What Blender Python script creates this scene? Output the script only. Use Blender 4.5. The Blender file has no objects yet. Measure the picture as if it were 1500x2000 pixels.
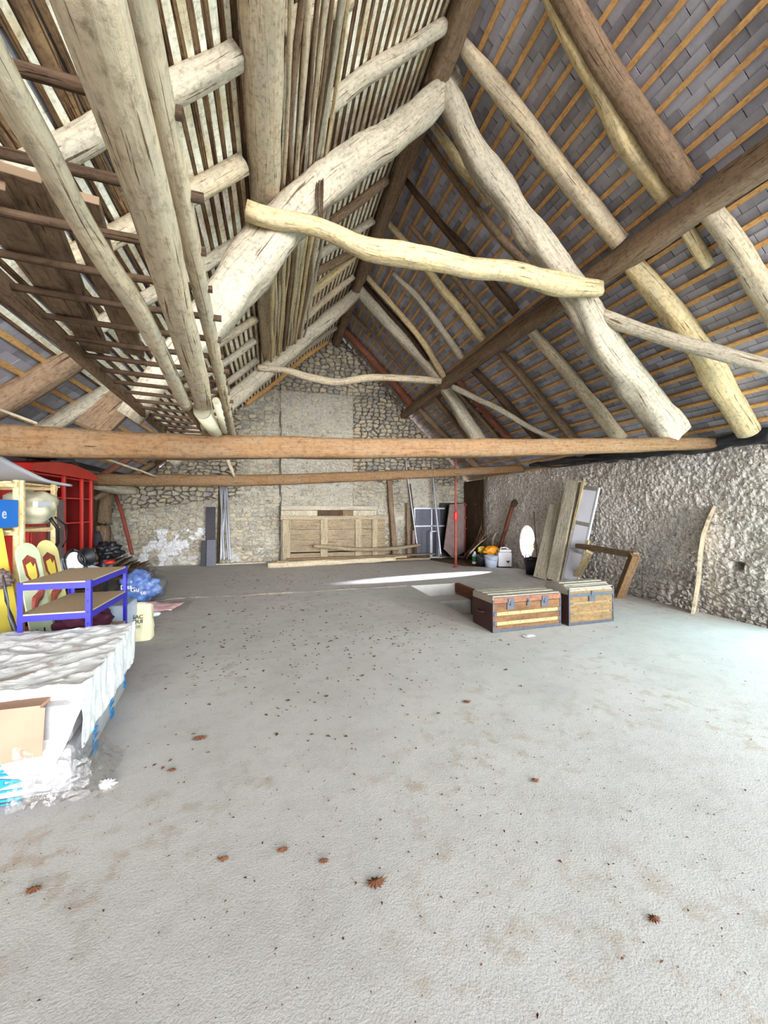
import bpy, math, random
import numpy as np
from mathutils import Vector, Matrix, noise
C = bpy.context.scene.collection
S = bpy.context.scene
R0 = random.Random(7)
# ------------------------------------------------------------ camera
TH = math.atan(219/770); F = 770.0; V0 = 995.0; CZ = 1.6
cam = bpy.data.objects.new('camera', bpy.data.cameras.new('camera')); C.objects.link(cam)
cam.location = (0, 0, CZ); cam.rotation_euler = (math.pi/2, 0, -TH)
cam.data.sensor_width = 36; cam.data.sensor_fit = 'AUTO'; cam.data.lens = F/2000*36
cam.data.shift_y = -5/2000; cam.data.clip_start = .05
S.camera = cam
# ------------------------------------------------------------ exposure, sky, sun, lights
S.view_settings.view_transform = 'Standard'; S.view_settings.look = 'None'
S.view_settings.exposure = 0.36; S.view_settings.gamma = 1; S.view_settings.use_curve_mapping = False
S.cycles.max_bounces = 10; S.cycles.diffuse_bounces = 7; S.cycles.sample_clamp_indirect = 6
S.cycles.use_denoising = True
W = bpy.data.worlds.new('sky'); S.world = W; W.use_nodes = True
bg = W.node_tree.nodes['Background']; bg.inputs[0].default_value = (.83, .91, 1, 1); bg.inputs[1].default_value = 3.3
def lamp(name, kind, loc, target, power, col=(1, 1, 1), size=1, sy=None, angle=None, spread=None):
    l = bpy.data.lights.new(name, kind); l.energy = power; l.color = col
    if kind == 'AREA':
        l.shape = 'RECTANGLE' if sy else 'DISK'; l.size = size
        if sy: l.size_y = sy
        if spread: l.spread = spread
    if angle: l.angle = angle
    o = bpy.data.objects.new(name, l); C.objects.link(o); o.location = loc
    o.rotation_euler = (Vector(target)-Vector(loc)).to_track_quat('-Z', 'Y').to_euler()
    return o
lamp('morning_sun', 'SUN', (20, 12, 5), (20-1, 12-.13, 5-.235), 45, (.86, .84, 1), angle=math.radians(3))
lamp('side_door_daylight', 'AREA', (6.9, 1.9, 1.35), (0, 2.6, .35), 210, (.58, .94, 1), 2.4, 2.0)
lamp('rear_key_lamp', 'AREA', (5.4, -2.2, 2.0), (2.3, 5.2, .2), 135, (.93, .98, 1), .5, spread=math.radians(120))  # key lamp added behind right for the trunk shadow; no hatch is built
lamp('rear_fill_sun', 'SUN', (1.9, -14, 2.3), (.6, 0, 3.4), 11.5, (1, .985, .98), angle=math.radians(50))  # soft fill sun added through the open rear end to brighten the far walls
# ------------------------------------------------------------ pixel -> point on a plane of the building
fwd = Vector((math.sin(TH), math.cos(TH), 0)); rgt = Vector((math.cos(TH), -math.sin(TH), 0))
CAM = Vector((0, 0, CZ))
def ray(u, v): return fwd + rgt*((u-750)/F) + Vector((0, 0, (V0-v)/F))
def onp(u, v, n, c):
    d = ray(u, v); n = Vector(n); return CAM + d*((c - n.dot(CAM))/n.dot(d))
def onY(u, v, y): return onp(u, v, (0, 1, 0), y)
def onX(u, v, x): return onp(u, v, (1, 0, 0), x)
def onZ(u, v, z): return onp(u, v, (0, 0, 1), z)
RX, RZ, SL, SR = 2.0, 7.2, .87, .99
NL = Vector((SL, 0, -1)).normalized(); NR = Vector((-SR, 0, -1)).normalized()   # inward normals
TL = Vector((-1, 0, -SL)).normalized(); TR = Vector((1, 0, -SR)).normalized()   # down the slope
RG = Vector((RX, 0, RZ))
def onL(u, v, off): return onp(u, v, NL, NL.dot(RG)+off)
def onR(u, v, off): return onp(u, v, NR, NR.dot(RG)+off)
# ------------------------------------------------------------ materials
def srgb(r, g, b): 
    f = lambda c: (c/255/12.92 if c/255 <= .04045 else ((c/255+.055)/1.055)**2.4)
    return (f(r), f(g), f(b), 1)
class N:
    def __init__(s, name, rough=.85, spec=.25, metal=0):
        s.m = bpy.data.materials.new(name); s.m.use_nodes = True; s.t = s.m.node_tree
        s.b = s.t.nodes['Principled BSDF']; s.b.inputs['Roughness'].default_value = rough
        s.b.inputs['Specular IOR Level'].default_value = spec; s.b.inputs['Metallic'].default_value = metal
    def n(s, typ, **kw):
        x = s.t.nodes.new(typ)
        for k, v in kw.items():
            if k.startswith('i_'):
                key = k[2:]; key = int(key) if key.isdigit() else key.replace('_', ' ')
                if isinstance(v, bpy.types.NodeSocket): s.t.links.new(v, x.inputs[key])
                else: x.inputs[key].default_value = v
            else: setattr(x, k, v)
        return x
    def l(s, a, b): s.t.links.new(a, b)
    def math(s, op, a, b=0.0, clamp=False):
        x = s.n('ShaderNodeMath', operation=op); x.use_clamp = clamp
        for i, v in enumerate((a, b)):
            if isinstance(v, bpy.types.NodeSocket): s.l(v, x.inputs[i])
            else: x.inputs[i].default_value = v
        return x.outputs[0]
    def ramp(s, fac, stops):
        x = s.n('ShaderNodeValToRGB'); s.l(fac, x.inputs[0]); e = x.color_ramp.elements
        while len(e) < len(stops): e.new(.5)
        for q, (p, c) in zip(e, stops): q.position = p; q.color = c if len(c) == 4 else (*c, 1)
        return x.outputs[0]
    def mix(s, fac, a, b, mode='MIX'):
        x = s.n('ShaderNodeMix', data_type='RGBA', blend_type=mode)
        for i, v in ((0, fac), (6, a), (7, b)):
            if isinstance(v, bpy.types.NodeSocket): s.l(v, x.inputs[i])
            else: x.inputs[i].default_value = v
        return x.outputs[2]
    def vec(s, kind='Object', scale=(1, 1, 1), rnd=True):
        if kind == 'UV': o = s.n('ShaderNodeUVMap').outputs[0]
        else: o = s.n('ShaderNodeTexCoord').outputs[kind]
        mp = s.n('ShaderNodeMapping'); s.l(o, mp.inputs[0]); mp.inputs['Scale'].default_value = scale
        if rnd:
            oi = s.n('ShaderNodeObjectInfo').outputs['Random']; m = s.math('MULTIPLY', oi, 57.0)
            cx = s.n('ShaderNodeCombineXYZ'); s.l(m, cx.inputs[0]); s.l(m, cx.inputs[1]); s.l(cx.outputs[0], mp.inputs['Location'])
        return mp.outputs[0]
    def noise(s, vec, scale, detail=4, rough=.55, dist=0):
        x = s.n('ShaderNodeTexNoise'); s.l(vec, x.inputs['Vector'])
        x.inputs['Scale'].default_value = scale; x.inputs['Detail'].default_value = detail
        x.inputs['Roughness'].default_value = rough; x.inputs['Distortion'].default_value = dist
        return x.outputs[0]
    def bump(s, h, strength=.3, dist=.01):
        x = s.n('ShaderNodeBump'); s.l(h, x.inputs['Height']); x.inputs['Strength'].default_value = strength
        x.inputs['Distance'].default_value = dist; s.l(x.outputs[0], s.b.inputs['Normal'])
    def col(s, c): s.l(c, s.b.inputs['Base Color'])
def wood(name, c1, c2, c3, crack=.68, rough=.85, bump=.5, knots=True):
    m = N(name, rough, .12)
    g = m.noise(m.vec('UV', (55, 3.2, 1)), 1.0, 8, .68, .4)
    c = m.ramp(g, [(.3, c2), (.5, c1), (.72, tuple(min(1, x*1.18) for x in c1[:3]))])
    bl = m.noise(m.vec('UV', (5, 1.7, 1)), 1.0, 8, .7)
    bf = m.ramp(bl, [(.44, (0, 0, 0)), (.6, (1, 1, 1))])
    c = m.mix(m.math('MULTIPLY', bf, .8), c, c3)
    sp = m.noise(m.vec('UV', (26, 17, 1)), 1.0, 6, .75)
    c = m.mix(1.0, c, m.ramp(sp, [(.3, (.5, .46, .42)), (.5, (1, 1, 1)), (.8, (1.12, 1.1, 1.06))]), 'MULTIPLY')
    ck = m.noise(m.vec('UV', (60, 1.5, 1)), 1.0, 4, .6, 1.0)
    cf = m.ramp(ck, [(crack-.07, (1, 1, 1)), (crack-.03, (.3, .23, .18))])
    c = m.mix(1.0, c, cf, 'MULTIPLY')
    m.col(c); m.bump(m.math('ADD', m.math('ADD', m.math('MULTIPLY', g, .5), sp), cf), bump, .02)
    return m.m
def plain(name, c, rough=.5, spec=.4, metal=0, var=.12, scale=4, bumps=0, trans=0, alpha=1):
    m = N(name, rough, spec, metal)
    n = m.noise(m.vec('Object', (1, 1, 1)), scale, 5, .6)
    m.col(m.mix(m.ramp(n, [(.35, (0, 0, 0)), (.7, (1, 1, 1))]), c, (c[0]*(1-var*2), c[1]*(1-var*2), c[2]*(1-var*2), 1)))
    if bumps: m.bump(n, bumps, .02)
    if trans: m.b.inputs['Transmission Weight'].default_value = trans
    if alpha < 1: m.b.inputs['Alpha'].default_value = alpha
    return m.m
M = {}
M['pale'] = wood('pale_old_wood', srgb(196, 180, 152), srgb(158, 140, 114), srgb(176, 166, 146))
M['grey'] = wood('grey_hewn_wood', srgb(186, 176, 156), srgb(148, 136, 116), srgb(166, 160, 144))
M['tie'] = wood('orange_brown_hewn_wood', srgb(124, 96, 68), srgb(92, 68, 48), srgb(126, 104, 80), .72)
M['brown'] = wood('brown_old_wood', srgb(134, 112, 90), srgb(94, 76, 60), srgb(116, 98, 80))
M['dark'] = wood('dark_old_wood', srgb(88, 70, 54), srgb(54, 42, 34), srgb(72, 58, 46))
M['red'] = wood('reddish_old_wood', srgb(132, 84, 66), srgb(84, 52, 42), srgb(104, 68, 56))
M['batten'] = wood('new_orange_batten_wood', srgb(206, 162, 104), srgb(178, 132, 80), srgb(186, 140, 92), .78, .75, .15)
M['pine'] = wood('new_pine_wood', srgb(232, 208, 158), srgb(210, 180, 128), srgb(222, 196, 146), .8, .6, .1)
M['ochre'] = wood('yellow_pale_wood', srgb(202, 182, 138), srgb(160, 138, 100), srgb(180, 166, 136))
M['lath'] = wood('cream_split_lath', srgb(238, 236, 220), srgb(214, 208, 184), srgb(196, 176, 134), .75, .8, .2)
M['bark'] = wood('brown_lath_bark', srgb(120, 96, 74), srgb(66, 50, 42), srgb(150, 122, 88), .6, .9, .4)
M['plank'] = wood('weathered_door_wood', srgb(146, 130, 106), srgb(112, 98, 78), srgb(128, 116, 98))
M['panel'] = plain('particle_board', srgb(190, 168, 138), .8, .1, 0, .08, 60)
M['blue'] = plain('blue_enamel_metal', srgb(38, 34, 168), .4, .5, 0, .05)
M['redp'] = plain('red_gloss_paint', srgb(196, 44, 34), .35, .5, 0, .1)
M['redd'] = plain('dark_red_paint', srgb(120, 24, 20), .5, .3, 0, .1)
M['white'] = plain('white_plastic', srgb(225, 225, 228), .5, .4, 0, .04)
M['wrapw'] = plain('white_bale_wrap', srgb(172, 170, 172), .3, .5, 0, .12, 9, .6)
M['foam'] = plain('white_foam_sheet', srgb(214, 214, 222), .55, .3, 0, .06, 3)
M['black'] = plain('black_plastic', srgb(22, 22, 26), .45, .4, 0, .1)
M['steel'] = plain('galvanised_steel', srgb(190, 194, 204), .35, .5, .7, .08)
M['iron'] = plain('blued_iron', srgb(84, 86, 96), .5, .5, .6, .15, 20)
M['slate'] = plain('dark_slate_slab', srgb(52, 50, 56), .6, .3, 0, .15, 10, .3)
M['yellow'] = plain('yellow_foam', srgb(236, 216, 96), .7, .2, 0, .05)
M['bluebox'] = plain('bright_blue_plastic', srgb(20, 122, 222), .4, .4, 0, .04)
def sheet_mat():
    m = N('white_cotton_sheet', .9, .08); v = m.vec('Object', rnd=False)
    n = m.noise(v, 7, 6, .7, 2.2); mk = m.noise(v, 3.2, 5, .6, 1.2)
    uv = m.n('ShaderNodeSeparateXYZ'); m.l(m.n('ShaderNodeUVMap', uv_map='UVMap').outputs[0], uv.inputs[0])
    top = m.ramp(uv.outputs[0], [(.70, (1, 1, 1)), (.84, (0, 0, 0))])
    f = m.math('MULTIPLY', m.ramp(mk, [(.56, (0, 0, 0)), (.60, (1, 1, 1))]), top)
    m.col(m.mix(m.math('MULTIPLY', f, .7), srgb(242, 242, 240), srgb(190, 160, 142)))
    r = m.math('ABSOLUTE', m.math('SUBTRACT', n, .5)); m.bump(r, .8, .05); return m.m
M['sheet'] = sheet_mat()
M['card'] = plain('brown_cardboard', srgb(172, 138, 118), .85, .1, 0, .1, 3)
M['film'] = plain('clear_plastic_film', (.85, .9, .95, 1), .15, .6, 0, .02, 3, .3, 0, .16)
def film_mat():
    m = N('clear_plastic_film', .12, .5); nt = m.t; v = m.vec('Object', rnd=False)
    tr = m.n('ShaderNodeBsdfTransparent'); gl = m.n('ShaderNodeBsdfGlossy'); gl.inputs['Roughness'].default_value = .18
    lw = m.n('ShaderNodeLayerWeight'); lw.inputs[0].default_value = .35; bp = m.n('ShaderNodeBump'); bp.inputs['Strength'].default_value = .6; bp.inputs['Distance'].default_value = .03
    m.l(m.noise(v, 14, 5, .6, 1.5), bp.inputs['Height']); m.l(bp.outputs[0], gl.inputs['Normal']); m.l(bp.outputs[0], lw.inputs['Normal'])
    mx = m.n('ShaderNodeMixShader'); m.l(m.math('ADD', m.math('MULTIPLY', lw.outputs['Facing'], .5), .10), mx.inputs[0]); m.l(tr.outputs[0], mx.inputs[1]); m.l(gl.outputs[0], mx.inputs[2])
    m.l(mx.outputs[0], nt.nodes['Material Output'].inputs['Surface']); return m.m
M['film'] = film_mat()
M['bluefilm'] = plain('blue_plastic_film', srgb(110, 150, 226), .2, .6, 0, .1, 6, .4, 0, .75)
M['kraft'] = plain('cream_canvas', srgb(222, 214, 178), .85, .1, 0, .08, 5, .3)
M['ink'] = plain('dark_ink', srgb(52, 50, 44), .8, .1)
M['blueink'] = plain('blue_print', srgb(40, 150, 222), .6, .2)
M['pink'] = plain('pink_fabric', srgb(228, 186, 186), .85, .1, 0, .08)
M['purple'] = plain('dark_purple_fabric', srgb(74, 36, 52), .85, .1, 0, .2, 12)
M['rust'] = plain('rusty_sheet_metal', srgb(132, 112, 108), .7, .3, .2, .15, 5)
M['redrust'] = plain('red_painted_steel', srgb(160, 78, 66), .55, .4, .2, .2, 8)
M['green'] = plain('green_plastic', srgb(30, 140, 84), .4, .4)
M['orange'] = plain('orange_plastic', srgb(244, 160, 30), .5, .4)
M['leather'] = wood('trunk_canvas', srgb(112, 82, 56), srgb(88, 62, 42), srgb(86, 60, 44), .85, .7, .1)
M['trunkdk'] = plain('dark_brown_leather', srgb(70, 42, 38), .6, .3, 0, .2, 6)
M['lidgrey'] = wood('dusty_lid_wood', srgb(164, 156, 142), srgb(134, 126, 112), srgb(148, 142, 130))
M['canvas2'] = wood('domed_trunk_canvas', srgb(126, 100, 68), srgb(104, 80, 54), srgb(108, 88, 64), .85, .7, .1)
M['strap2'] = wood('worn_pale_strip', srgb(140, 116, 84), srgb(118, 96, 68), srgb(124, 104, 78), .85)
M['plank2'] = wood('weathered_batten_wood', srgb(164, 150, 124), srgb(132, 118, 96), srgb(146, 134, 114))
M['straplt'] = wood('cream_trunk_slat', srgb(166, 146, 104), srgb(140, 120, 82), srgb(148, 130, 96), .85)
M['rose'] = wood('rosy_trunk_slat', srgb(130, 92, 74), srgb(108, 76, 60), srgb(116, 84, 68), .85)
M['leaf'] = plain('dead_leaf', srgb(112, 72, 48), .8, .2, 0, .25, 30)
M['cable'] = plain('black_tarpaulin', srgb(52, 54, 60), .4, .5, 0, .3, 8, .4)
M['grime'] = plain('dirt', srgb(120, 98, 78), .95, .05, 0, .25, 12, .5)
M['greyfab'] = plain('grey_beige_fabric', srgb(196, 190, 164), .85, .1, 0, .08)
M['skyblue'] = plain('pale_blue_grey_plastic', srgb(176, 186, 206), .5, .4)
# slate roof
def slate_mat(name, a, b):
    m = N(name, .55, .35)
    uv = m.n('ShaderNodeUVMap', uv_map='rnd').outputs[0]
    w = m.n('ShaderNodeTexWhiteNoise', noise_dimensions='2D'); m.l(uv, w.inputs[0])
    n = m.noise(m.vec('Object'), 2.2, 6, .65); n2 = m.noise(m.vec('Object'), 45, 4, .7)
    f = m.math('ADD', m.math('MULTIPLY', w.outputs[0], .45), m.math('MULTIPLY', n, .6))
    c = m.ramp(f, [(.25, a), (.75, b)])
    c = m.mix(m.math('MULTIPLY', n2, .35), c, (.05, .05, .055, 1))
    m.col(c); m.bump(n2, .25, .004); return m.m
M['slates'] = slate_mat('grey_roof_slate', srgb(118, 115, 121), srgb(186, 186, 198))
# stone walls: colour from the stones' own attributes
def stone_mat(name, stones, mortar, gap, stain, big=1.0):
    m = N(name, .95, .08)
    at = lambda k: m.n('ShaderNodeAttribute', attribute_name=k).outputs['Fac']
    sid, edge, mort, white = at('sid'), at('edge'), at('mort'), at('white')
    st = m.ramp(sid, [(i/(len(stones)-1), c) for i, c in enumerate(stones)])
    n = m.noise(m.vec('Object', rnd=False), 9, 7, .7); n2 = m.noise(m.vec('Object', rnd=False), 60, 4, .7); n3 = m.noise(m.vec('Object', rnd=False), 1.3, 4, .6)
    st = m.mix(m.math('MULTIPLY', n2, .35), st, (.16, .145, .12, 1))
    e = m.ramp(edge, [(.02, (1, 1, 1)), (.22, (0, 0, 0))])       # 1 in the joints
    joint = m.mix(mort, gap, mortar)
    c = m.mix(e, st, joint)
    cover = m.math('MULTIPLY', m.ramp(m.math('ADD', n, m.math('MULTIPLY', mort, .3)), [(.7, (0, 0, 0)), (.78, (1, 1, 1))]), mort)
    dk = m.ramp(m.noise(m.vec('Object', rnd=False), 16, 6, .75, 1.5), [(.34, (.42, .38, .33)), (.46, (1, 1, 1))])
    mo = m.mix(m.ramp(n2, [(.3, (0, 0, 0)), (.7, (1, 1, 1))]), mortar, tuple(x*.72 for x in mortar[:3])+(1,))
    c = m.mix(m.math('MULTIPLY', cover, .85), c, mo)
    c = m.mix(m.math('MULTIPLY', m.ramp(n3, [(.5, (0, 0, 0)), (.72, (1, 1, 1))]), .45), c, stain)
    c = m.mix(1.0, c, dk, 'MULTIPLY')
    c = m.mix(white, c, srgb(222, 222, 224))
    m.col(c); m.bump(m.math('ADD', n, m.math('ADD', m.math('MULTIPLY', n2, .6), dk)), .8, .02); return m.m
M['wall'] = stone_mat('rubble_gable_stone', [srgb(140, 132, 118), srgb(196, 186, 164), srgb(164, 154, 140), srgb(206, 190, 160), srgb(150, 148, 146), srgb(186, 178, 158)], srgb(200, 196, 182), srgb(50, 44, 38), srgb(172, 164, 142))
M['wallr'] = stone_mat('rough_plastered_stone', [srgb(196, 188, 180), srgb(224, 216, 206), srgb(182, 174, 168)], srgb(236, 229, 220), srgb(130, 122, 114), srgb(216, 206, 196))
# concrete floor
def floor_mat():
    m = N('rough_concrete', .9, .12)
    v = m.vec('Object', rnd=False)
    n1 = m.noise(v, .7, 5, .6); n2 = m.noise(v, 7, 6, .65); n3 = m.noise(v, 110, 3, .6); n4 = m.noise(v, 28, 4, .7)
    c = m.ramp(n1, [(.3, srgb(180, 176, 172)), (.7, srgb(194, 191, 187))])
    c = m.mix(m.math('MULTIPLY', m.ramp(n3, [(.35, (1, 1, 1)), (.5, (0, 0, 0))]), .3), c, srgb(128, 122, 116))
    c = m.mix(m.math('MULTIPLY', m.ramp(n2, [(.5, (0, 0, 0)), (.75, (1, 1, 1))]), .3), c, srgb(150, 142, 132))
    d = m.math('MULTIPLY', m.ramp(n1, [(.5, (0, 0, 0)), (.62, (1, 1, 1))]), m.ramp(n2, [(.52, (0, 0, 0)), (.66, (1, 1, 1))]))
    c = m.mix(m.math('MULTIPLY', d, .5), c, srgb(158, 132, 96))
    c = m.mix(m.ramp(n4, [(.68, (0, 0, 0)), (.76, (.7, .7, .7))]), c, srgb(118, 108, 98))
    vo = m.n('ShaderNodeTexVoronoi', i_Scale=26.0); m.l(v, vo.inputs['Vector'])
    sp = m.math('MULTIPLY', m.math('LESS_THAN', vo.outputs['Distance'], .09), m.math('GREATER_THAN', n2, .5))
    c = m.mix(m.math('MULTIPLY', sp, .8), c, srgb(80, 68, 58))
    n5 = m.noise(v, 2.3, 6, .75)
    c = m.mix(m.math('MULTIPLY', m.ramp(n5, [(.48, (0, 0, 0)), (.7, (1, 1, 1))]), .35), c, srgb(150, 146, 140))
    m.col(c); m.bump(m.math('ADD', m.math('MULTIPLY', n3, .8), m.math('ADD', m.math('MULTIPLY', n4, .5), n2)), .35, .008)
    return m.m
M['floor'] = floor_mat()
# ------------------------------------------------------------ mesh builder
class MB:
    def __init__(s): s.v = []; s.f = []; s.uv = []; s.mi = []
    def add(s, vs, fs, uvs=None, mi=0, T=None):
        k = len(s.v)
        s.v += [tuple(T @ Vector(p)) if T else tuple(p) for p in vs]
        for i, f in enumerate(fs):
            s.f.append(tuple(k+j for j in f)); s.mi.append(mi)
            s.uv.append(uvs[i] if uvs else [(vs[j][0], vs[j][1]) for j in f])
        return s
    def box(s, c, d, T=None, mi=0, along=None):
        x, y, z = (q/2 for q in d)
        P = [Vector((c[0]+a*x, c[1]+b*y, c[2]+e*z)) for a in (-1, 1) for b in (-1, 1) for e in (-1, 1)]
        fs = [(0, 1, 3, 2), (4, 6, 7, 5), (0, 4, 5, 1), (2, 3, 7, 6), (0, 2, 6, 4), (1, 5, 7, 3)]
        la = along if along is not None else max(range(3), key=lambda i: d[i])
        uv = []
        for f in fs:
            o = [i for i in range(3) if i != la]; uv.append([(P[j][o[0]]+P[j][o[1]], P[j][la]) for j in f])
        return s.add(P, fs, uv, mi, T)
    def tube(s, pts, rad, n=10, sq=2.0, jit=.06, seed=0, step=.12, asp=1.0, up=(0, 0, 1), mi=0, T=None, cap=True, roll=0, jf=5):
        pts = [Vector(p) for p in pts]
        if not hasattr(rad, '__len__'): rad = [rad]*len(pts)
        P = []; Rr = []
        for i in range(len(pts)-1):
            a, b = pts[i], pts[i+1]; p0 = pts[i-1] if i else a*2-b; p3 = pts[i+2] if i+2 < len(pts) else b*2-a
            k = max(1, int((b-a).length/step))
            for j in range(k):
                t = j/k; t2 = t*t; t3 = t2*t
                P.append(.5*((2*a)+(b-p0)*t+(2*p0-5*a+4*b-p3)*t2+(3*a-p0-3*b+p3)*t3)); Rr.append(rad[i]*(1-t)+rad[i+1]*t)
        P.append(pts[-1]); Rr.append(rad[-1])
        vs = []; L = 0; Ls = []
        for i, p in enumerate(P):
            if i: L += (p-P[i-1]).length
            Ls.append(L)
            t = (P[min(i+1, len(P)-1)]-P[max(i-1, 0)]).normalized()
            u = Vector(up); 
            if abs(u.dot(t)) > .95: u = Vector((0, 1, 0)) if abs(t.y) < .9 else Vector((1, 0, 0))
            x = t.cross(u).normalized(); y = x.cross(t)
            for k in range(n):
                a = 2*math.pi*(k+.5)/n + roll; ca, sa = math.cos(a), math.sin(a)
                q = 1/((abs(ca)**sq+abs(sa)**sq)**(1/sq))
                r = Rr[i]*q
                if jit: r *= 1+jit*2*noise.noise(Vector((ca*1.3+seed*7.1, sa*1.3, L*jf*.35+seed)))+jit*.8*noise.noise(Vector((ca*4+seed, sa*4, L*jf)))
                vs.append(p+x*(ca*r*asp)+y*(sa*r))
        fs = []; uv = []; pr = 2*math.pi*(sum(Rr)/len(Rr))
        for i in range(len(P)-1):
            for k in range(n):
                k2 = (k+1) % n
                fs.append((i*n+k, i*n+k2, (i+1)*n+k2, (i+1)*n+k))
                a, b = pr*k/n, pr*(k+1)/n; uv.append([(a, Ls[i]), (b, Ls[i]), (b, Ls[i+1]), (a, Ls[i+1])])
        if cap:
            fs.append(tuple(range(n-1, -1, -1))); uv.append([(.05*math.cos(6.28*k/n), .05*math.sin(6.28*k/n)) for k in range(n)])
            o = (len(P)-1)*n
            fs.append(tuple(o+k for k in range(n))); uv.append([(.05*math.cos(6.28*k/n), .05*math.sin(6.28*k/n)) for k in range(n)])
        return s.add(vs, fs, uv, mi, T)
    def lathe(s, prof, n=20, T=None, mi=0, sx=1, sy=1):
        vs = []; fs = []; uv = []
        for r, z in prof:
            for k in range(n): a = 2*math.pi*k/n; vs.append((r*math.cos(a)*sx, r*math.sin(a)*sy, z))
        for i in range(len(prof)-1):
            for k in range(n):
                k2 = (k+1) % n; fs.append((i*n+k, i*n+k2, (i+1)*n+k2, (i+1)*n+k)); uv.append([(k/n, prof[i][1]), ((k+1)/n, prof[i][1]), ((k+1)/n, prof[i+1][1]), (k/n, prof[i+1][1])])
        if prof[0][0] > 1e-4: fs.append(tuple(range(n-1, -1, -1))); uv.append([(0, 0)]*n)
        if prof[-1][0] > 1e-4: o = (len(prof)-1)*n; fs.append(tuple(o+k for k in range(n))); uv.append([(0, 0)]*n)
        return s.add(vs, fs, uv, mi, T)
    def prism(s, poly, z0, z1, T=None, mi=0):
        n = len(poly); vs = [(x, y, z0) for x, y in poly]+[(x, y, z1) for x, y in poly]
        fs = [tuple(range(n-1, -1, -1)), tuple(range(n, 2*n))]+[(i, (i+1) % n, n+(i+1) % n, n+i) for i in range(n)]
        uv = [[(vs[j][0]+vs[j][2], vs[j][1]) for j in f] for f in fs]
        return s.add(vs, fs, uv, mi, T)
    def grid(s, fn, nu, nv, mi=0, T=None, closed=False):
        vs = [fn(i/nu, j/nv) for j in range(nv+1) for i in range(nu+1)]; fs = []; uv = []
        for j in range(nv):
            for i in range(nu):
                a = j*(nu+1)+i; fs.append((a, a+1, a+nu+2, a+nu+1)); uv.append([(i/nu, j/nv), ((i+1)/nu, j/nv), ((i+1)/nu, (j+1)/nv), (i/nu, (j+1)/nv)])
        return s.add(vs, fs, uv, mi, T)
    def build(s, name, mats, parent=None, smooth=False, bevel=0, world=False, solid=0, sub=0):
        if not isinstance(mats, (list, tuple)): mats = [mats]
        me = bpy.data.meshes.new(name); vs = s.v; loc = None
        if parent is not None and world:
            inv = parent.matrix_basis.inverted(); vs = [tuple(inv @ Vector(p)) for p in vs]
        elif parent is None:
            a = np.array(vs); loc = Vector(((a[:, 0].min()+a[:, 0].max())/2, (a[:, 1].min()+a[:, 1].max())/2, a[:, 2].min()))
            vs = [(p[0]-loc.x, p[1]-loc.y, p[2]-loc.z) for p in vs]
        me.from_pydata(vs, [], s.f); ul = me.uv_layers.new(name='UVMap')
        flat = [c for f in s.uv for q in f for c in q]; ul.data.foreach_set('uv', flat)
        me.polygons.foreach_set('material_index', s.mi)
        if smooth: me.polygons.foreach_set('use_smooth', [len(f) <= 4 for f in s.f])
        for q in mats: me.materials.append(M[q] if isinstance(q, str) else q)
        o = bpy.data.objects.new(name, me); C.objects.link(o)
        if parent is not None: o.parent = parent
        else: o.location = loc
        if solid: q = o.modifiers.new('s', 'SOLIDIFY'); q.thickness = solid; q.offset = 0
        if bevel: q = o.modifiers.new('b', 'BEVEL'); q.width = bevel; q.segments = 2; q.limit_method = 'ANGLE'
        if sub: q = o.modifiers.new('u', 'SUBSURF'); q.levels = sub; q.render_levels = sub
        return o
def tag(o, label, cat, group=None, kind=None):
    o['label'] = label; o['category'] = cat
    if group: o['group'] = group
    if kind: o['kind'] = kind
    return o
def part(o, label): o['label'] = label; return o
def empty(name, loc, rz=0, rot=None):
    o = bpy.data.objects.new(name, None); C.objects.link(o); o.location = loc
    o.rotation_euler = rot if rot else (0, 0, rz)
    bpy.context.view_layer.update() if False else None
    o.matrix_basis = Matrix.Translation(loc) @ (Matrix.Rotation(rz, 4, 'Z') if rot is None else __import__('mathutils').Euler(rot).to_matrix().to_4x4())
    return o
def struct(o): o['kind'] = 'structure'; return o
def frame(p, z, x=None):
    "matrix with origin p, local Z along z, local X as near x as possible"
    z = Vector(z).normalized(); x = Vector(x if x else (1, 0, 0)); y = z.cross(x).normalized(); x = y.cross(z)
    m = Matrix((x, y, z)).transposed().to_4x4(); m.translation = Vector(p); return m
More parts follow.
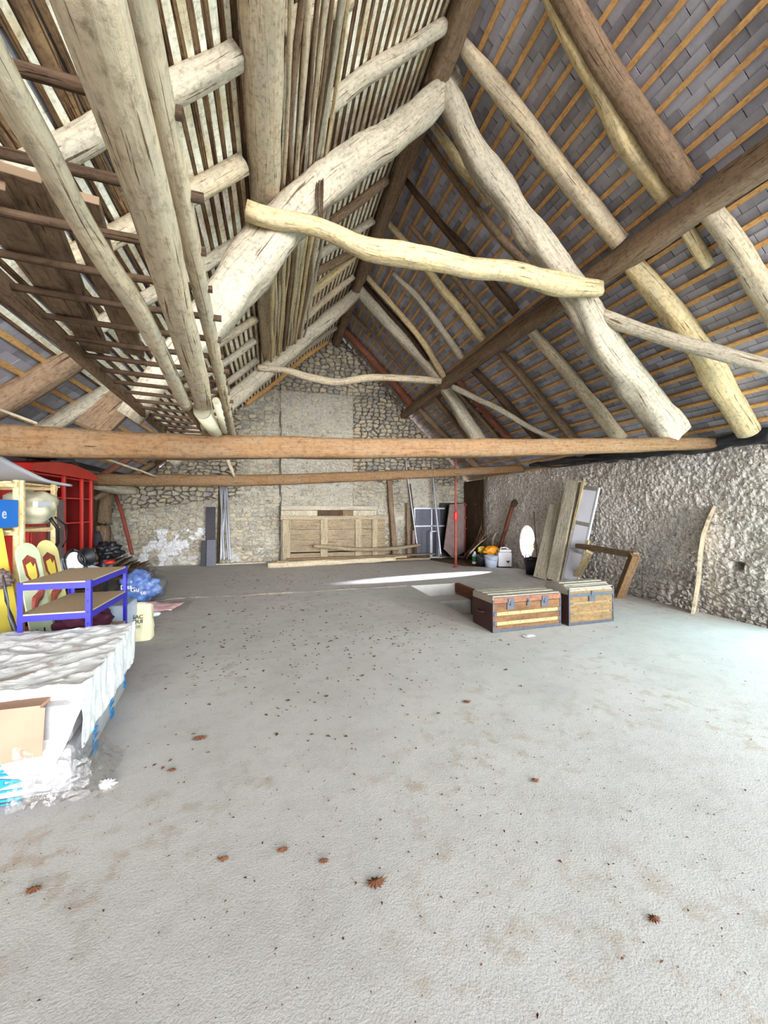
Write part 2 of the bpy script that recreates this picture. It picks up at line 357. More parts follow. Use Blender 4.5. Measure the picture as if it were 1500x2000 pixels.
# ------------------------------------------------------------ value noise / rubble maths
def vnoise(x, y, seed):
    rs = np.random.RandomState(seed); T = rs.rand(256, 256)
    xi = np.floor(x).astype(int); yi = np.floor(y).astype(int); fx = x-xi; fy = y-yi
    fx = fx*fx*(3-2*fx); fy = fy*fy*(3-2*fy); g = lambda a, b: T[a % 256, b % 256]
    return (g(xi, yi)*(1-fx)+g(xi+1, yi)*fx)*(1-fy)+(g(xi, yi+1)*(1-fx)+g(xi+1, yi+1)*fx)*fy
def fbm(x, y, seed, o=4):
    s = 0; a = 1; t = 0
    for i in range(o): s = s+a*vnoise(x*2**i, y*2**i, seed+i); t += a; a *= .55
    return s/t
def rubble(x, y, cu, cv, seed):
    rs = np.random.RandomState(seed); J = rs.rand(512, 512, 2); I = rs.rand(512, 512)
    wx = x/cu+(fbm(x*3, y*3, seed+9)-.5)*.7; wy = y/cv+(fbm(x*3, y*3, seed+19)-.5)*.7
    xi = np.floor(wx).astype(int); yi = np.floor(wy).astype(int)
    f1 = np.full(x.shape, 9.); f2 = f1.copy(); sid = np.zeros(x.shape)
    for a in (-1, 0, 1):
        for b in (-1, 0, 1):
            j = J[(xi+a) % 512, (yi+b) % 512]; dx = xi+a+.15+j[..., 0]*.7-wx; dy = yi+b+.15+j[..., 1]*.7-wy
            d = np.maximum(np.sqrt(dx*dx+dy*dy), np.maximum(abs(dx), abs(dy))*1.12)
            c = d < f1; f2 = np.where(c, f1, np.minimum(f2, d)); sid = np.where(c, I[(xi+a) % 512, (yi+b) % 512], sid); f1 = np.where(c, d, f1)
    return f2-f1, sid
def sm(a, b, x): t = np.clip((x-a)/(b-a), 0, 1); return t*t*(3-2*t)
def wall_mesh(name, mat, a0, a1, z0, z1, res, place, disp, keep, attrs):
    na = int((a1-a0)/res)+1; nz = int((z1-z0)/res)+1
    A, Z = np.meshgrid(np.linspace(a0, a1, na), np.linspace(z0, z1, nz)); at = attrs(A, Z); D = disp(A, Z, at)
    P = np.stack(place(A, Z, D), -1).reshape(-1, 3)
    i = np.arange(na-1); j = np.arange(nz-1); I, J = np.meshgrid(i, j); q = (J*na+I).ravel()
    fa = (A[:-1, :-1]+A[1:, 1:])/2; fz = (Z[:-1, :-1]+Z[1:, 1:])/2; q = q[keep(fa, fz).ravel()]
    Fs = np.stack([q, q+1, q+na+1, q+na], 1)
    me = bpy.data.meshes.new(name); me.from_pydata(P.tolist(), [], Fs.tolist())
    for k, v in at.items():
        la = me.attributes.new(k, 'FLOAT', 'POINT'); la.data.foreach_set('value', np.ascontiguousarray(v, dtype=np.float32).ravel())
    me.materials.append(M[mat]); o = bpy.data.objects.new(name, me); C.objects.link(o); o['kind'] = 'structure'
    return o
YB, XR, XL, HR, HL = 12.5, 6.6, -4.7, 2.65, 2.0
roofz = lambda X: np.where(X < RX, np.maximum(RZ-SL*(RX-X), 2.585+(X+3.3)*.42), RZ-SR*(X-RX))
# ---- wall_back: rubble gable with a smoother rendered chimney breast
def at_b(X, Z):
    e, s = rubble(X, Z, .21, .125, 3)
    br = ((X > .24) & (X < 2.5) & (Z < 5.2)).astype(float)
    m = .72+.0*X
    m = np.where((X > 2.5) & (Z > 2.6+.2*np.sin(X*3)), .12, m); m = np.where(Z > 5.25, .15, m)
    m = np.where((X < -.9) & (Z > 2.0+(-.9-X)*-.15), .2, m); m = np.where(br > 0, .95, m)
    m = np.where((X > 4.45) & (X < 5.25) & (Z < 2.75), 1.3, m)
    m = np.clip(m+(fbm(X*1.5, Z*1.5, 5)-.5)*.7, 0, 1.4)
    w = sm(.54, .6, fbm(X*5, Z*5, 8)-np.sqrt(((X+2.75)/1.3)**2+((Z-.6)/1.1)**2)*.45+.22)*(Z < 1.3)
    w = np.maximum(w, .5*sm(.5, .62, fbm(X*6, Z*9, 18))*(Z < .45)*(X < 0))
    return dict(edge=e, sid=s, mort=np.clip(m, 0, 1.0), white=np.clip(w, 0, 1))
def di_b(X, Z, a):
    d = sm(0, .25, a['edge'])*(.05*(1-a['mort'])+.022)+(a['sid']-.5)*(.012+.045*(1-a['mort']))+fbm(X*18, Z*18, 30)*.022+fbm(X*1.3, Z*1.3, 33)*.05
    br = (sm(.23, .26, X)-sm(2.48, 2.52, X))*(1-sm(5.1, 5.3, Z)); d = d+br*.07
    d = d-.16*np.exp(-((X-.245+.012*np.sin(Z*9))/.016)**2)*(Z < 4.6)
    d = np.where((X > 4.45) & (X < 5.25) & (Z < 2.75), d*.2, d)
    return d
kb = lambda X, Z: Z < roofz(X)-np.where(X > 4.4, .13, .02)+.05*(vnoise(X*7, Z*0, 4)-.5)
wall_mesh('wall_back', 'wall', -4.9, 6.75, -.1, 7.25, .024, lambda A, Z, D: (A, YB-D, Z), di_b, kb, at_b)
# ---- wall_right: rough lumpy render over rubble, arched loophole, putlog hole
LY, LZ = 9.14, .73
def at_r(Y, Z):
    e, s = rubble(Y, Z, .15, .10, 13)
    m = np.clip(.35+sm(.2, 1.1, Z+(fbm(Y*1.2, Z*1.2, 2)-.5)*1.0)*.6, 0, 1)
    return dict(edge=e, sid=s, mort=m, white=Y*0)
def di_r(Y, Z, a):
    l = fbm(Y*26, Z*22, 44, 3); l2 = fbm(Y*2, Z*2, 51)
    d = sm(0, .35, a['edge'])*(.035*(1-a['mort'])+.004)+l*.05+l2*.08
    h = np.exp(-(((Y-4.16)/.07)**4+((Z-.77)/.055)**4)); return d-h*.25-.06
def hole(Y, Z): return ((Y-LY)/.32)**2+((Z-LZ)/.44)**2 < 1
kr = lambda Y, Z: ~hole(Y, Z) & (Z < HR+.03*np.sin(Y*9)+.05*vnoise(Y*6, Z*0, 3))
wall_mesh('wall_right', 'wallr', 3.3, 12.55, -.12, HR+.12, .017, lambda A, Z, D: (XR-D, A, Z), di_r, kr, at_r)
wall_mesh('wall_right', 'wallr', -3.5, .5, -.12, HR, .12, lambda A, Z, D: (XR-D, A, Z), di_r, kr, at_r)
wall_mesh('wall_right', 'wallr', .5, 3.3, 2.2, HR, .12, lambda A, Z, D: (XR-D, A, Z), di_r, kr, at_r)
rv = MB()
n = 28; ring = [(LY+.33*math.cos(6.2832*k/n), LZ+.45*math.sin(6.2832*k/n)) for k in range(n)]
vs = [(XR-.0, y, z) for y, z in ring]+[(XR+.4, y+(y-LY)*.35, z+(z-LZ)*.15) for y, z in ring]
rv.add(vs, [(k, (k+1) % n, n+(k+1) % n, n+k) for k in range(n)])
o = rv.build('window_1', 'wallr', smooth=True); struct(o)
for k in ('edge', 'mort', 'sid', 'white'):
    la = o.data.attributes.new(k, 'FLOAT', 'POINT'); la.data.foreach_set('value', [{'edge': .5, 'mort': 1, 'sid': .4, 'white': 0}[k]]*len(vs))
# ---- wall_left
wall_mesh('wall_left', 'wall', -3.5, 12.6, -.1, HL, .05, lambda A, Z, D: (XL+D, A, Z), lambda Y, Z, a: sm(0, .3, a['edge'])*.04, lambda Y, Z: Z < 99,
          lambda Y, Z: dict(zip(('edge', 'sid'), rubble(Y, Z, .22, .13, 23)), mort=Y*0+.5, white=Y*0))
# outside: yard and an unseen block added to shade the side door
g = MB(); g.box((0, 4, -1.9), (60, 60, .2)); struct(g.build('ground', 'grime'))
g = MB(); g.box((13, .2, 1.2), (.5, 11, 6.0)); struct(g.build('sun_block', 'wallr'))  # added out of view, stops the low sun at the doorway
# ---- floor with the stair opening
HX0, HX1, HY0, HY1 = 2.80, 3.90, 5.06, 7.8
fl = MB()
def slab(x0, x1, y0, y1, z=0): fl.add([(x0, y0, z), (x1, y0, z), (x1, y1, z), (x0, y1, z)], [(0, 1, 2, 3)])
E = 6.42
slab(-4.8, E, -3.6, HY0); slab(-4.8, HX0, HY0, HY1); slab(HX1, E, HY0, HY1)
slab(-4.8, E, HY1, 9.3); fl.add([(-4.8, 9.3, 0), (E, 9.3, 0), (5.2, 10.1, 0), (4.55, 12.6, 0), (-4.8, 12.6, 0)], [(0, 1, 2, 3, 4)])
# slab edges
for (a, b) in (((E, -3.6), (E, 9.3)), ((E, 9.3), (5.2, 10.1)), ((5.2, 10.1), (4.55, 12.6))):
    fl.add([(*a, 0), (*b, 0), (*b, -.09), (*a, -.09)], [(0, 1, 2, 3)])
for (a, b) in (((HX0, HY0), (HX0, HY1)), ((HX0, HY1), (HX1, HY1)), ((HX1, HY1), (HX1, HY0)), ((HX1, HY0), (HX0, HY0))):
    fl.add([(*a, 0), (*b, 0), (*b, -1.7), (*a, -1.7)], [(0, 1, 2, 3)])
fo = fl.build('floor', 'floor'); struct(fo)
d = MB(); d.grid(lambda u, v: (4.2+u*2.5, 3.4+v*9.2, -.06+.025*noise.noise(Vector((u*12, v*40, 0)))), 20, 80)
struct(d.build('floor', 'grime', smooth=True))
d = MB(); d.box((XR-.06, 2, -.02), (.2, 3.2, .1)); struct(d.build('trim_1', 'wallr'))
# mortar ridge where the two pours of concrete meet
d = MB(); d.tube([(-2.4, 7.74, .0), (-1.2, 7.8, 0), (0, 7.73, 0), (1.4, 7.79, 0), (2.7, 7.76, 0)], .016, 6, 2, .5, 3, .05); struct(d.build('trim_2', 'wallr'))
# stairs down in the opening and the timber trimmer along its right side
d = MB()
for k in range(5): d.box(((HX0+HX1)/2, HY1-.4-k*.5, -.35-k*.28), (HX1-HX0-.1, .5, .28))
tag(d.build('concrete_stair', M['floor'], bevel=.01), 'concrete stair going down inside the rectangular floor opening behind the trunks', 'stair')
d = MB(); d.box((HX1-.045, (HY0+HY1)/2+.1, -.085), (.09, HY1-HY0-.25, .2))
tag(d.build('trimmer_plank', 'red', bevel=.006), 'dark brown plank lining the right edge of the floor opening', 'plank')
# ---- slate roofs
def slates(name, T, n, X0, X1, ph, seed, sl):
    rr = random.Random(seed); V = []; Fc = []; rn = []
    L = (abs(X1-X0))*math.sqrt(1+sl*sl); k = 0
    step = .24
    while k*step < L:
        s0 = k*step; y = -3.6+(.12 if k % 2 else 0)
        while y < 12.75:
            w = .235; a = RG+T*(s0-.16)+n*(.012); b = RG+T*(s0+step+.01)-n*(.006)
            tl = (rr.random()-.5)*.008; g2 = .002+rr.random()*.002
            i = len(V)
            for p, yy in ((a, y+g2), (a, y+w-g2), (b, y+w-g2), (b, y+g2)):
                V.append((p.x+n.x*tl, yy, p.z+n.z*tl))
            for p, yy in ((a, y+g2), (a, y+w-g2), (b, y+w-g2), (b, y+g2)):
                V.append((p.x+n.x*(tl-.006), yy, p.z+n.z*(tl-.006)))
            q = (rr.random(), rr.random())
            for f in ((0, 1, 2, 3), (7, 6, 5, 4), (0, 4, 5, 1), (1, 5, 6, 2), (2, 6, 7, 3), (3, 7, 4, 0)):
                Fc.append(tuple(i+j for j in f)); rn += [q]*4
            y += w
        k += 1
    me = bpy.data.meshes.new(name); me.from_pydata(V, [], Fc); u = me.uv_layers.new(name='rnd')
    u.data.foreach_set('uv', [c for q in rn for c in q]); me.materials.append(M['slates'])
    o = bpy.data.objects.new(name, me); C.objects.link(o); o['kind'] = 'structure'
    # felt over the slates keeps the weather and light out
    f = MB(); a = RG-n*.03; b = RG+T*(L+.25)-n*.03
    f.add([(a.x, -3.6, a.z), (a.x, 12.75, a.z), (b.x, 12.75, b.z), (b.x, -3.6, b.z)], [(0, 1, 2, 3)])
    struct(f.build(name, 'slate', solid=.02))
slates('ceiling', TR, NR, RX, XR+.45, 0, 1, SR)
slates('ceiling', TL, NL, RX, -3.35, 0, 2, SL)
f = MB(); f.box((-4.15, 4.5, 2.60-.36), (1.9, 16.3, .03), Matrix.Translation((-4.15, 0, 2.24)) @ Matrix.Rotation(-math.atan(.42), 4, 'Y') @ Matrix.Translation((4.15, 0, -2.24))); struct(f.build('ceiling', 'slates'))
# battens on the right slope, laths and battens on the left slope
def batten(T, n, s, off, w, t, mat, name, label, cat, group, seed):
    rr = random.Random(seed); m = MB(); c = RG+T*s+n*off
    segs = 10; F4 = []
    def P(y, a, b): k = noise.noise(Vector((seed*3.3, y*.5, 0)))*.012; p = c+T*(a+k)+n*b; return (p.x, y, p.z)
    for i in range(segs+1):
        y = -3.5+16.15*i/segs
        F4 += [P(y, -w/2, -t/2), P(y, w/2, -t/2), P(y, w/2, t/2), P(y, -w/2, t/2)]
    fs = []; uv = []
    for i in range(segs):
        for k in range(4):
            fs.append((i*4+k, i*4+(k+1) % 4, i*4+4+(k+1) % 4, i*4+4+k)); y0 = 16.15*i/segs; y1 = 16.15*(i+1)/segs
            uv.append([(k*w, y0), (k*w+w, y0), (k*w+w, y1), (k*w, y1)])
    m.add(F4, fs, uv); o = m.build(name, mat); tag(o, label, cat, group); return o
s = .2; k = 0
while s < 6.55:
    batten(TR, NR, s, .03, .05, .034, 'batten', 'slate_batten', 'sawn orange batten running level under the slates of the steep slate slope', 'batten', 'slate battens of the slate slope', 100+k); s += .24; k += 1
s = 5.95
while s < 7.0:
    batten(TL, NL, s, .03, .055, .034, 'batten', 'slate_batten', 'orange batten under the slates low on the lath-covered slope', 'batten', 'slate battens at the foot of the lath slope', 200+k); s += .26; k += 1
def lath(s, seed):
    rr = random.Random(seed); m = MB(); c = RG+TL*s; seg = 46; vs = []; mats = []
    w1 = .05+rr.random()*.016; w2 = .030+rr.random()*.016; t = .02; ph = rr.random()*50; kind = rr.random()
    for i in range(seg+1):
        y = -3.5+16.0*i/seg; wb = noise.noise(Vector((ph, y*.6, 0)))*.014; ww = w1*(1+.3*noise.noise(Vector((ph, y*1.3, 5)))); w3 = w2*(1+.5*noise.noise(Vector((ph, y*1.1, 9))))
        for a, b in ((-ww/2, .03), (-ww/2, .055), (ww/2, .055), (ww/2+w3*.5, .045), (ww/2+w3, .03)):
            p = c+TL*(a+wb)+NL*b; vs.append((p.x, y, p.z))
    n = 5
    for i in range(seg):
        sh = noise.noise(Vector((ph, i*.13, 20)))
        for k in range(n):
            f = (i*n+k, i*n+(k+1) % n, (i+1)*n+(k+1) % n, (i+1)*n+k); y0 = 16*i/seg; y1 = 16*(i+1)/seg
            mi = 0 if (k == 1 and kind > .1) else 1
            m.add([vs[j] for j in f], [(0, 1, 2, 3)], [[(k*.03, y0), (k*.03+.03, y0), (k*.03+.03, y1), (k*.03, y1)]], mi)
    o = m.build('roof_lath', ['lath', 'bark']); tag(o, 'cream split lath with brown bark edge running level on the lath-covered slope', 'lath', 'split laths of the lath slope')
s = .12; k = 0
while s < 5.85: lath(s, 300+k); s += .116+R0.uniform(-.006, .006); k += 1
# ------------------------------------------------------------ roof timbers
def px_w(w, p):                       # radius that shows w pixels wide at p
    d = (Vector(p)-CAM).dot(fwd); return w*d/F/2
def log(name, pts, ws, mat, label, cat, group=None, sq=2.5, jit=.12, n=16, asp=1.0, seed=None, step=.1, up=(0, 0, 1)):
    "pts are points in the building, ws their widths"
    m = MB(); m.tube(pts, ws, n, sq, jit, seed if seed is not None else R0.random()*50, step, asp, up)
    o = m.build(name, mat, smooth=True); return tag(o, label, cat, group)
def logR(name, px, off, wpx, mat, label, cat, group=None, **k):
    P = [onR(u, v, off) for u, v in px]; W_ = wpx if hasattr(wpx, '__len__') else [wpx]*len(P)
    return log(name, P, [px_w(w, p) for w, p in zip(W_, P)], mat, label, cat, group, **k)
def logL(name, px, off, wpx, mat, label, cat, group=None, **k):
    P = [onL(u, v, off) for u, v in px]; W_ = wpx if hasattr(wpx, '__len__') else [wpx]*len(P)
    return log(name, P, [px_w(w, p) for w, p in zip(W_, P)], mat, label, cat, group, **k)
def logY(name, px, Y, wpx, mat, label, cat, group=None, **k):
    P = [onY(u, v, Y) for u, v in px]; W_ = wpx if hasattr(wpx, '__len__') else [wpx]*len(P)
    return log(name, P, [px_w(w, p) for w, p in zip(W_, P)], mat, label, cat, group, **k)
# ridge beam and purlins run with the building
log('ridge_beam', [(1.93, -3, 6.85), (1.95, 2, 6.87), (1.92, 7, 6.84), (1.95, 12.4, 6.86)], .115, 'brown', 'dark ridge beam along the very top of the roof', 'beam', sq=3)

m = MB(); m.tube([(4.17, -3, 4.72), (4.22, 3, 4.72), (4.16, 7, 4.75), (4.2, 12.4, 4.72)], [.13, .13, .115, .105], 14, 5, .07, 4, .1, 1, (0, 0, 1), roll=math.radians(45))
tag(m.build('roof_purlin', 'brown', smooth=True), 'long rough-hewn purlin carrying the rafters of the slate slope', 'beam')
m = MB(); m.tube([(-.07, -3, 5.15), (-.06, 3, 5.13), (-.08, 6, 5.14), (-.06, 9.35, 5.12)], [.155, .155, .15, .145], 14, 4, .06, 9, .1)
tag(m.build('roof_purlin', 'pale', smooth=True), 'squared purlin running overhead along the lath-covered slope', 'beam')
# truss one (near) and truss two (far)
logY('principal_rafter', [(835, 140), (860, 165), (928, 300), (990, 385), (1052, 478), (1116, 560), (1180, 678), (1250, 765), (1312, 852)], 4.5, [38, 42, 46, 46, 44, 50, 52, 54, 56], 'grey', 'thick pale curved principal rafter of the near truss, slate side', 'beam', sq=3.2, jit=.15, seed=2)
logY('principal_rafter', [(900, 150), (850, 195), (780, 255), (700, 312), (630, 365), (560, 430), (500, 505), (440, 585), (375, 665), (310, 740), (250, 815)], 4.5, [34, 44, 50, 58, 64, 72, 80, 80, 62, 46, 40], 'grey', 'massive curved bark-stripped principal rafter of the near truss, lath side', 'beam', sq=2.9, jit=.15, n=16, seed=5)
logY('principal_rafter', [(690, 553), (735, 605), (790, 662), (850, 728), (895, 795), (938, 868)], 9.3, [20, 22, 24, 26, 25, 28], 'grey', 'curved principal rafter of the far truss, slate side', 'beam', sq=2.6, seed=8)
logY('principal_rafter', [(718, 552), (690, 578), (630, 632), (560, 692), (500, 742), (440, 796), (380, 850), (330, 900)], 9.3, [18, 22, 26, 28, 29, 30, 31, 32], 'grey', 'principal rafter of the far truss, lath side', 'beam', sq=2.8, seed=11)
logY('collar_beam', [(482, 412), (530, 428), (600, 438), (650, 455), (715, 486), (780, 496), (850, 508), (920, 524), (1000, 532), (1090, 556), (1168, 566)], 4.22, [34, 34, 30, 30, 34, 38, 36, 34, 36, 38, 30], 'ochre', 'crooked peeled-trunk collar beam across the near truss', 'beam', sq=2.8, seed=14, jit=.12)
logY('collar_beam', [(503, 718), (560, 724), (610, 738), (660, 746), (730, 737), (810, 741), (882, 746)], 9.1, [12, 13, 14, 13, 13, 13, 12], 'pale', 'thin crooked collar beam across the far truss', 'beam', sq=2.3, seed=17)
T1 = [onY(u, v, 4.42) for u, v in ((-120, 858), (0, 861), (200, 869), (430, 873), (750, 876), (1060, 874), (1388, 866))]
log('tie_beam', T1, [.145, .142, .137, .12, .112, .108, .085], 'tie', 'long squared orange-brown tie beam crossing the whole near view', 'beam', sq=5, n=16, seed=20, jit=.05, asp=1.0)
T2 = [onY(u, v, 9.25) for u, v in ((186, 937), (300, 938), (500, 938), (700, 931), (880, 923), (1022, 915))]
log('tie_beam', T2, [.12, .125, .125, .115, .105, .1], 'tie', 'slimmer tie beam of the far truss near the stone gable', 'beam', sq=4, n=14, seed=23, jit=.05)
# rafters of the slate slope, from the camera back to the gable
RR = [('upper', [(1066, -40), (1105, 40), (1150, 130), (1185, 190), (1215, 260), (1255, 320), (1302, 388)], [34, 34, 36, 38, 38, 34, 26], 'ochre', 'pale crooked peeled rafter beside a dark decayed one, above the purlin'),
 ('upper', [(1085, -40), (1130, 40), (1175, 115), (1225, 190), (1275, 265), (1345, 368)], [42, 40, 40, 40, 40, 42], 'brown', 'dark decayed split rafter above the purlin, nearest the camera'),
 ('upper', [(900, 82), (935, 130), (1000, 205), (1060, 285), (1130, 375), (1212, 474)], [22, 28, 32, 32, 32, 32], 'pale', 'straight round pale rafter from ridge to purlin in front of the near truss'),
 ('upper', [(838, 235), (868, 275), (905, 330), (940, 355), (962, 395)], [12, 16, 20, 24, 22], 'ochre', 'thin pale bent pole tucked against the near principal rafter'),
 ('upper', [(826, 262), (880, 340), (960, 445), (1033, 522)], [11, 12, 14, 14], 'brown', 'thin dark rafter just behind the near principal rafter'),
 ('upper', [(792, 352), (850, 425), (920, 505), (1008, 612)], [10, 13, 15, 16], 'dark', 'dark rafter above the purlin, second behind the near truss'),
 ('upper', [(800, 440), (870, 520), (968, 638)], [9, 11, 12], 'brown', 'slender mottled rafter above the purlin, midway between the trusses'),
 ('upper', [(753, 430), (805, 490), (850, 548), (895, 602), (944, 664)], [10, 12, 16, 15, 14], 'ochre', 'pale rafter above the purlin, midway between the trusses'),
 ('upper', [(768, 535), (815, 580), (850, 625), (902, 700)], [8, 11, 12, 12], 'grey', 'pale grey short rafter above the purlin, close before the far truss'),
 ('upper', [(712, 535), (760, 590), (820, 660), (870, 740)], [9, 10, 11, 11], 'ochre', 'yellowish doubled rafter right beside the far truss'),
 ('upper', [(706, 548), (752, 600), (812, 668), (858, 742)], [7, 7, 8, 8], 'dark', 'dark twin of the doubled rafter beside the far truss'),
 ('upper', [(686, 608), (730, 655), (792, 726)], [4, 5, 6], 'brown', 'very thin rafter between the far truss and the gable'),
 ('upper', [(668, 640), (735, 712), (806, 792)], [13, 14, 14], 'red', 'reddish verge rafter against the stone gable'),
 ('lower', [(1372, 395), (1400, 430), (1440, 485), (1475, 545), (1530, 630)], [40, 38, 38, 38, 40], 'pale', 'thick pale rafter below the purlin, nearest the camera'),
 ('lower', [(1325, 422), (1345, 455), (1365, 490), (1385, 520)], [24, 22, 22, 18], 'ochre', 'short hanging cut-off rafter end just below the purlin'),
 ('lower', [(1218, 498), (1265, 550), (1322, 622), (1370, 690), (1410, 755), (1462, 842)], [30, 36, 40, 42, 42, 40], 'ochre', 'wide yellowish rafter below the purlin, ending on the wall top'),
 ('lower', [(1092, 588), (1125, 625), (1160, 672), (1215, 760)], [13, 14, 15, 14], 'brown', 'dark rafter emerging below the purlin behind the near principal'),
 ('lower', [(1028, 635), (1085, 700), (1140, 765), (1212, 858)], [16, 20, 22, 24], 'pale', 'pale brown rafter below the purlin, first behind the near truss'),
 ('lower', [(961, 674), (1010, 725), (1060, 785), (1125, 864)], [14, 15, 17, 18], 'brown', 'brown rafter below the purlin, second behind the near truss'),
 ('lower', [(910, 710), (970, 768), (1055, 864)], [12, 14, 14], 'dark', 'dark rafter below the purlin, midway between the trusses'),
 ('lower', [(884, 732), (930, 785), (1002, 866)], [10, 11, 12], 'red', 'reddish rafter below the purlin, just before the far truss'),
 ('lower', [(875, 742), (920, 795), (985, 868)], [7, 8, 8], 'brown', 'thin brown companion of the reddish rafter before the far truss'),
 ('lower', [(842, 768), (868, 800), (925, 868)], [9, 10, 11], 'brown', 'small rafter below the purlin between far truss and gable'),
 ('lower', [(808, 786), (840, 822), (885, 868), (935, 915)], [10, 11, 12, 14], 'brown', 'lowest small rafter hard against the gable verge')]
for kd, px, w, mat, lab in RR: logR('rafter', px, .13 if w[0] > 8 else .1, w, mat, lab, 'rafter')
# curved wind braces in front of the rafters
logR('wind_brace', [(1170, 614), (1230, 638), (1300, 662), (1400, 688), (1520, 722)], .42, [22, 26, 26, 26, 26], 'grey', 'curved round wind brace leaving the near truss below its collar', 'brace')
logR('wind_brace', [(884, 755), (930, 778), (980, 802), (1040, 838), (1098, 864)], .32, [10, 10, 10, 9, 8], 'grey', 'thin curved wind brace leaving the far truss below its collar', 'brace')
# rafters of the lath slope
LR = [([(680, -8), (610, 26), (545, 62)], [36, 38, 38], 'pale', 'round rafter high on the lath slope, nearest the camera'),
 ([(868, 50), (800, 95), (710, 150), (632, 212)], [24, 28, 28, 30], 'grey', 'long round rafter between ridge and purlin in front of the near truss'),
 ([(756, 352), (700, 395), (644, 436)], [14, 16, 16], 'brown', 'rafter on the lath slope just behind the near principal'),
 ([(728, 431), (660, 475), (598, 514)], [13, 15, 15], 'grey', 'second rafter behind the near principal on the lath slope'),
 ([(698, 490), (650, 515), (596, 546)], [14, 14, 15], 'brown', 'third rafter behind the near principal on the lath slope'),
 ([(692, 500), (650, 536), (592, 586)], [12, 15, 17], 'ochre', 'yellowish rafter on the lath slope, fourth behind the near principal'),
 ([(690, 540), (640, 582), (590, 628)], [11, 12, 13], 'pale', 'rafter on the lath slope hard before the far truss'),
 ([(662, 636), (610, 672), (552, 716)], [8, 9, 10], 'grey', 'short rafter on the lath slope beside the gable'),
 ([(640, 668), (590, 702), (540, 745), (480, 790)], [7, 8, 8, 9], 'batten', 'orange verge board along the gable on the lath slope'),
 ([(464, 108), (400, 142), (318, 184), (180, 262), (20, 352)], [44, 46, 48, 50, 50], 'grey', 'thick round rafter below the overhead purlin, nearest the camera'),
 ([(474, 318), (420, 350), (345, 392), (240, 450), (60, 545)], [34, 36, 38, 38, 40], 'pale', 'round rafter below the overhead purlin, behind the thick nearest one'),
 ([(484, 466), (445, 488), (400, 516), (300, 575), (150, 660)], [22, 24, 24, 26, 28], 'grey', 'round rafter passing close above the near principal on the lath side'),
 ([(496, 572), (450, 600), (400, 640), (330, 690)], [16, 18, 18, 18], 'grey', 'rafter below the overhead purlin just behind the near principal'),
 ([(500, 622), (465, 645), (415, 678), (340, 725)], [15, 16, 16, 17], 'pale', 'rafter below the overhead purlin, second behind the near principal'),
 ([(498, 664), (465, 690), (425, 716), (360, 760)], [14, 13, 14, 14], 'grey', 'rafter below the overhead purlin, third behind the near principal'),
 ([(503, 702), (470, 728), (432, 756), (370, 798)], [12, 12, 12, 13], 'grey', 'rafter below the overhead purlin, last before the far truss'),
 ([(215, 762), (150, 800), (70, 850)], [26, 30, 32], 'grey', 'grey rafter foot low on the lath slope above the red cabinet'),
 ([(160, 694), (80, 742), (-20, 800)], [42, 46, 50], 'brown', 'heavy brown rafter foot low on the lath slope, nearest the camera'),
 ([(300, 905), (250, 935), (185, 975)], [10, 10, 10], 'brown', 'rafter foot in the dark corner above the timber post'),
 ([(262, 890), (225, 912), (188, 936)], [12, 12, 12], 'red', 'reddish rafter foot beside the red cabinet top'),
 ([(345, 880), (290, 915), (240, 950)], [8, 9, 9], 'dark', 'dark rafter foot near the gable corner')]
for px, w, mat, lab in LR: logL('rafter', px, .12 if w[0] > 10 else .1, w, mat, lab, 'rafter')
# sticks stored on the principals between the overhead purlin and the ridge
rr = random.Random(41)
ST = []
for i in range(8):
    x = .12+i*.065+rr.uniform(-.01, .01); L0 = rr.uniform(1.2, 2.4); r = rr.uniform(.018, .032)
    ST.append((x, L0, 5.0+rr.uniform(0, .5), r, 'front'))
for i in range(13):
    x = -.0+i*.058+rr.uniform(-.015, .015); r = rr.uniform(.022, .042)
    ST.append((x, 5.0+rr.uniform(-.1, .5), 9.2+rr.uniform(-.3, .4), r, 'back'))
for i, (x, y0, y1, r, w) in enumerate(ST):
    pts = []
    for k in range(6):
        t = k/5; y = y0+(y1-y0)*t; xx = x+.05*noise.noise(Vector((i*5, t*3, 0)))-(0 if w == 'front' else .02*t); zz = RZ-SL*(RX-xx)-.42-(i % 3)*.03+.03*noise.noise(Vector((i*3, t*3, 7)))-(.06 if w == 'back' else 0)
        pts.append((xx, y, zz))
    log('stored_stick', pts, [r*1.15, r, r, r*.9, r*.8, r*.7], rr.choice(['grey', 'ochre', 'pale', 'brown']),
        'thin peeled stick stored under the lath slope in the '+('nearer bundle before the near truss' if w == 'front' else 'farther bundle between the two trusses'), 'stick', 'sticks stored under the roof, '+w+' bundle', jit=.1, n=7, step=.15)
m = MB(); m.tube([(.55, 2.3, 5.52), (.47, 4.6, 5.5)], .055, 8, 5, .03, 3, .2, .45); tag(m.build('stored_board', 'grey', smooth=False), 'narrow grey board lying among the stored sticks', 'board')
# hanging bark strip on the near principal
m = MB(); 
for k in range(4):
    a = onY(622+k*3, 322, 4.35); b = onY(618+k*4, 385, 4.28); c = onY(624+k*2, 430+k*6, 4.3); m.tube([a, b, c], [.012, .01, .003], 5, 2, .3, k, .08)
tag(m.build('bark_strip', 'dark', smooth=True), 'dark dangling strips of bark on the massive curved principal rafter', 'bark')
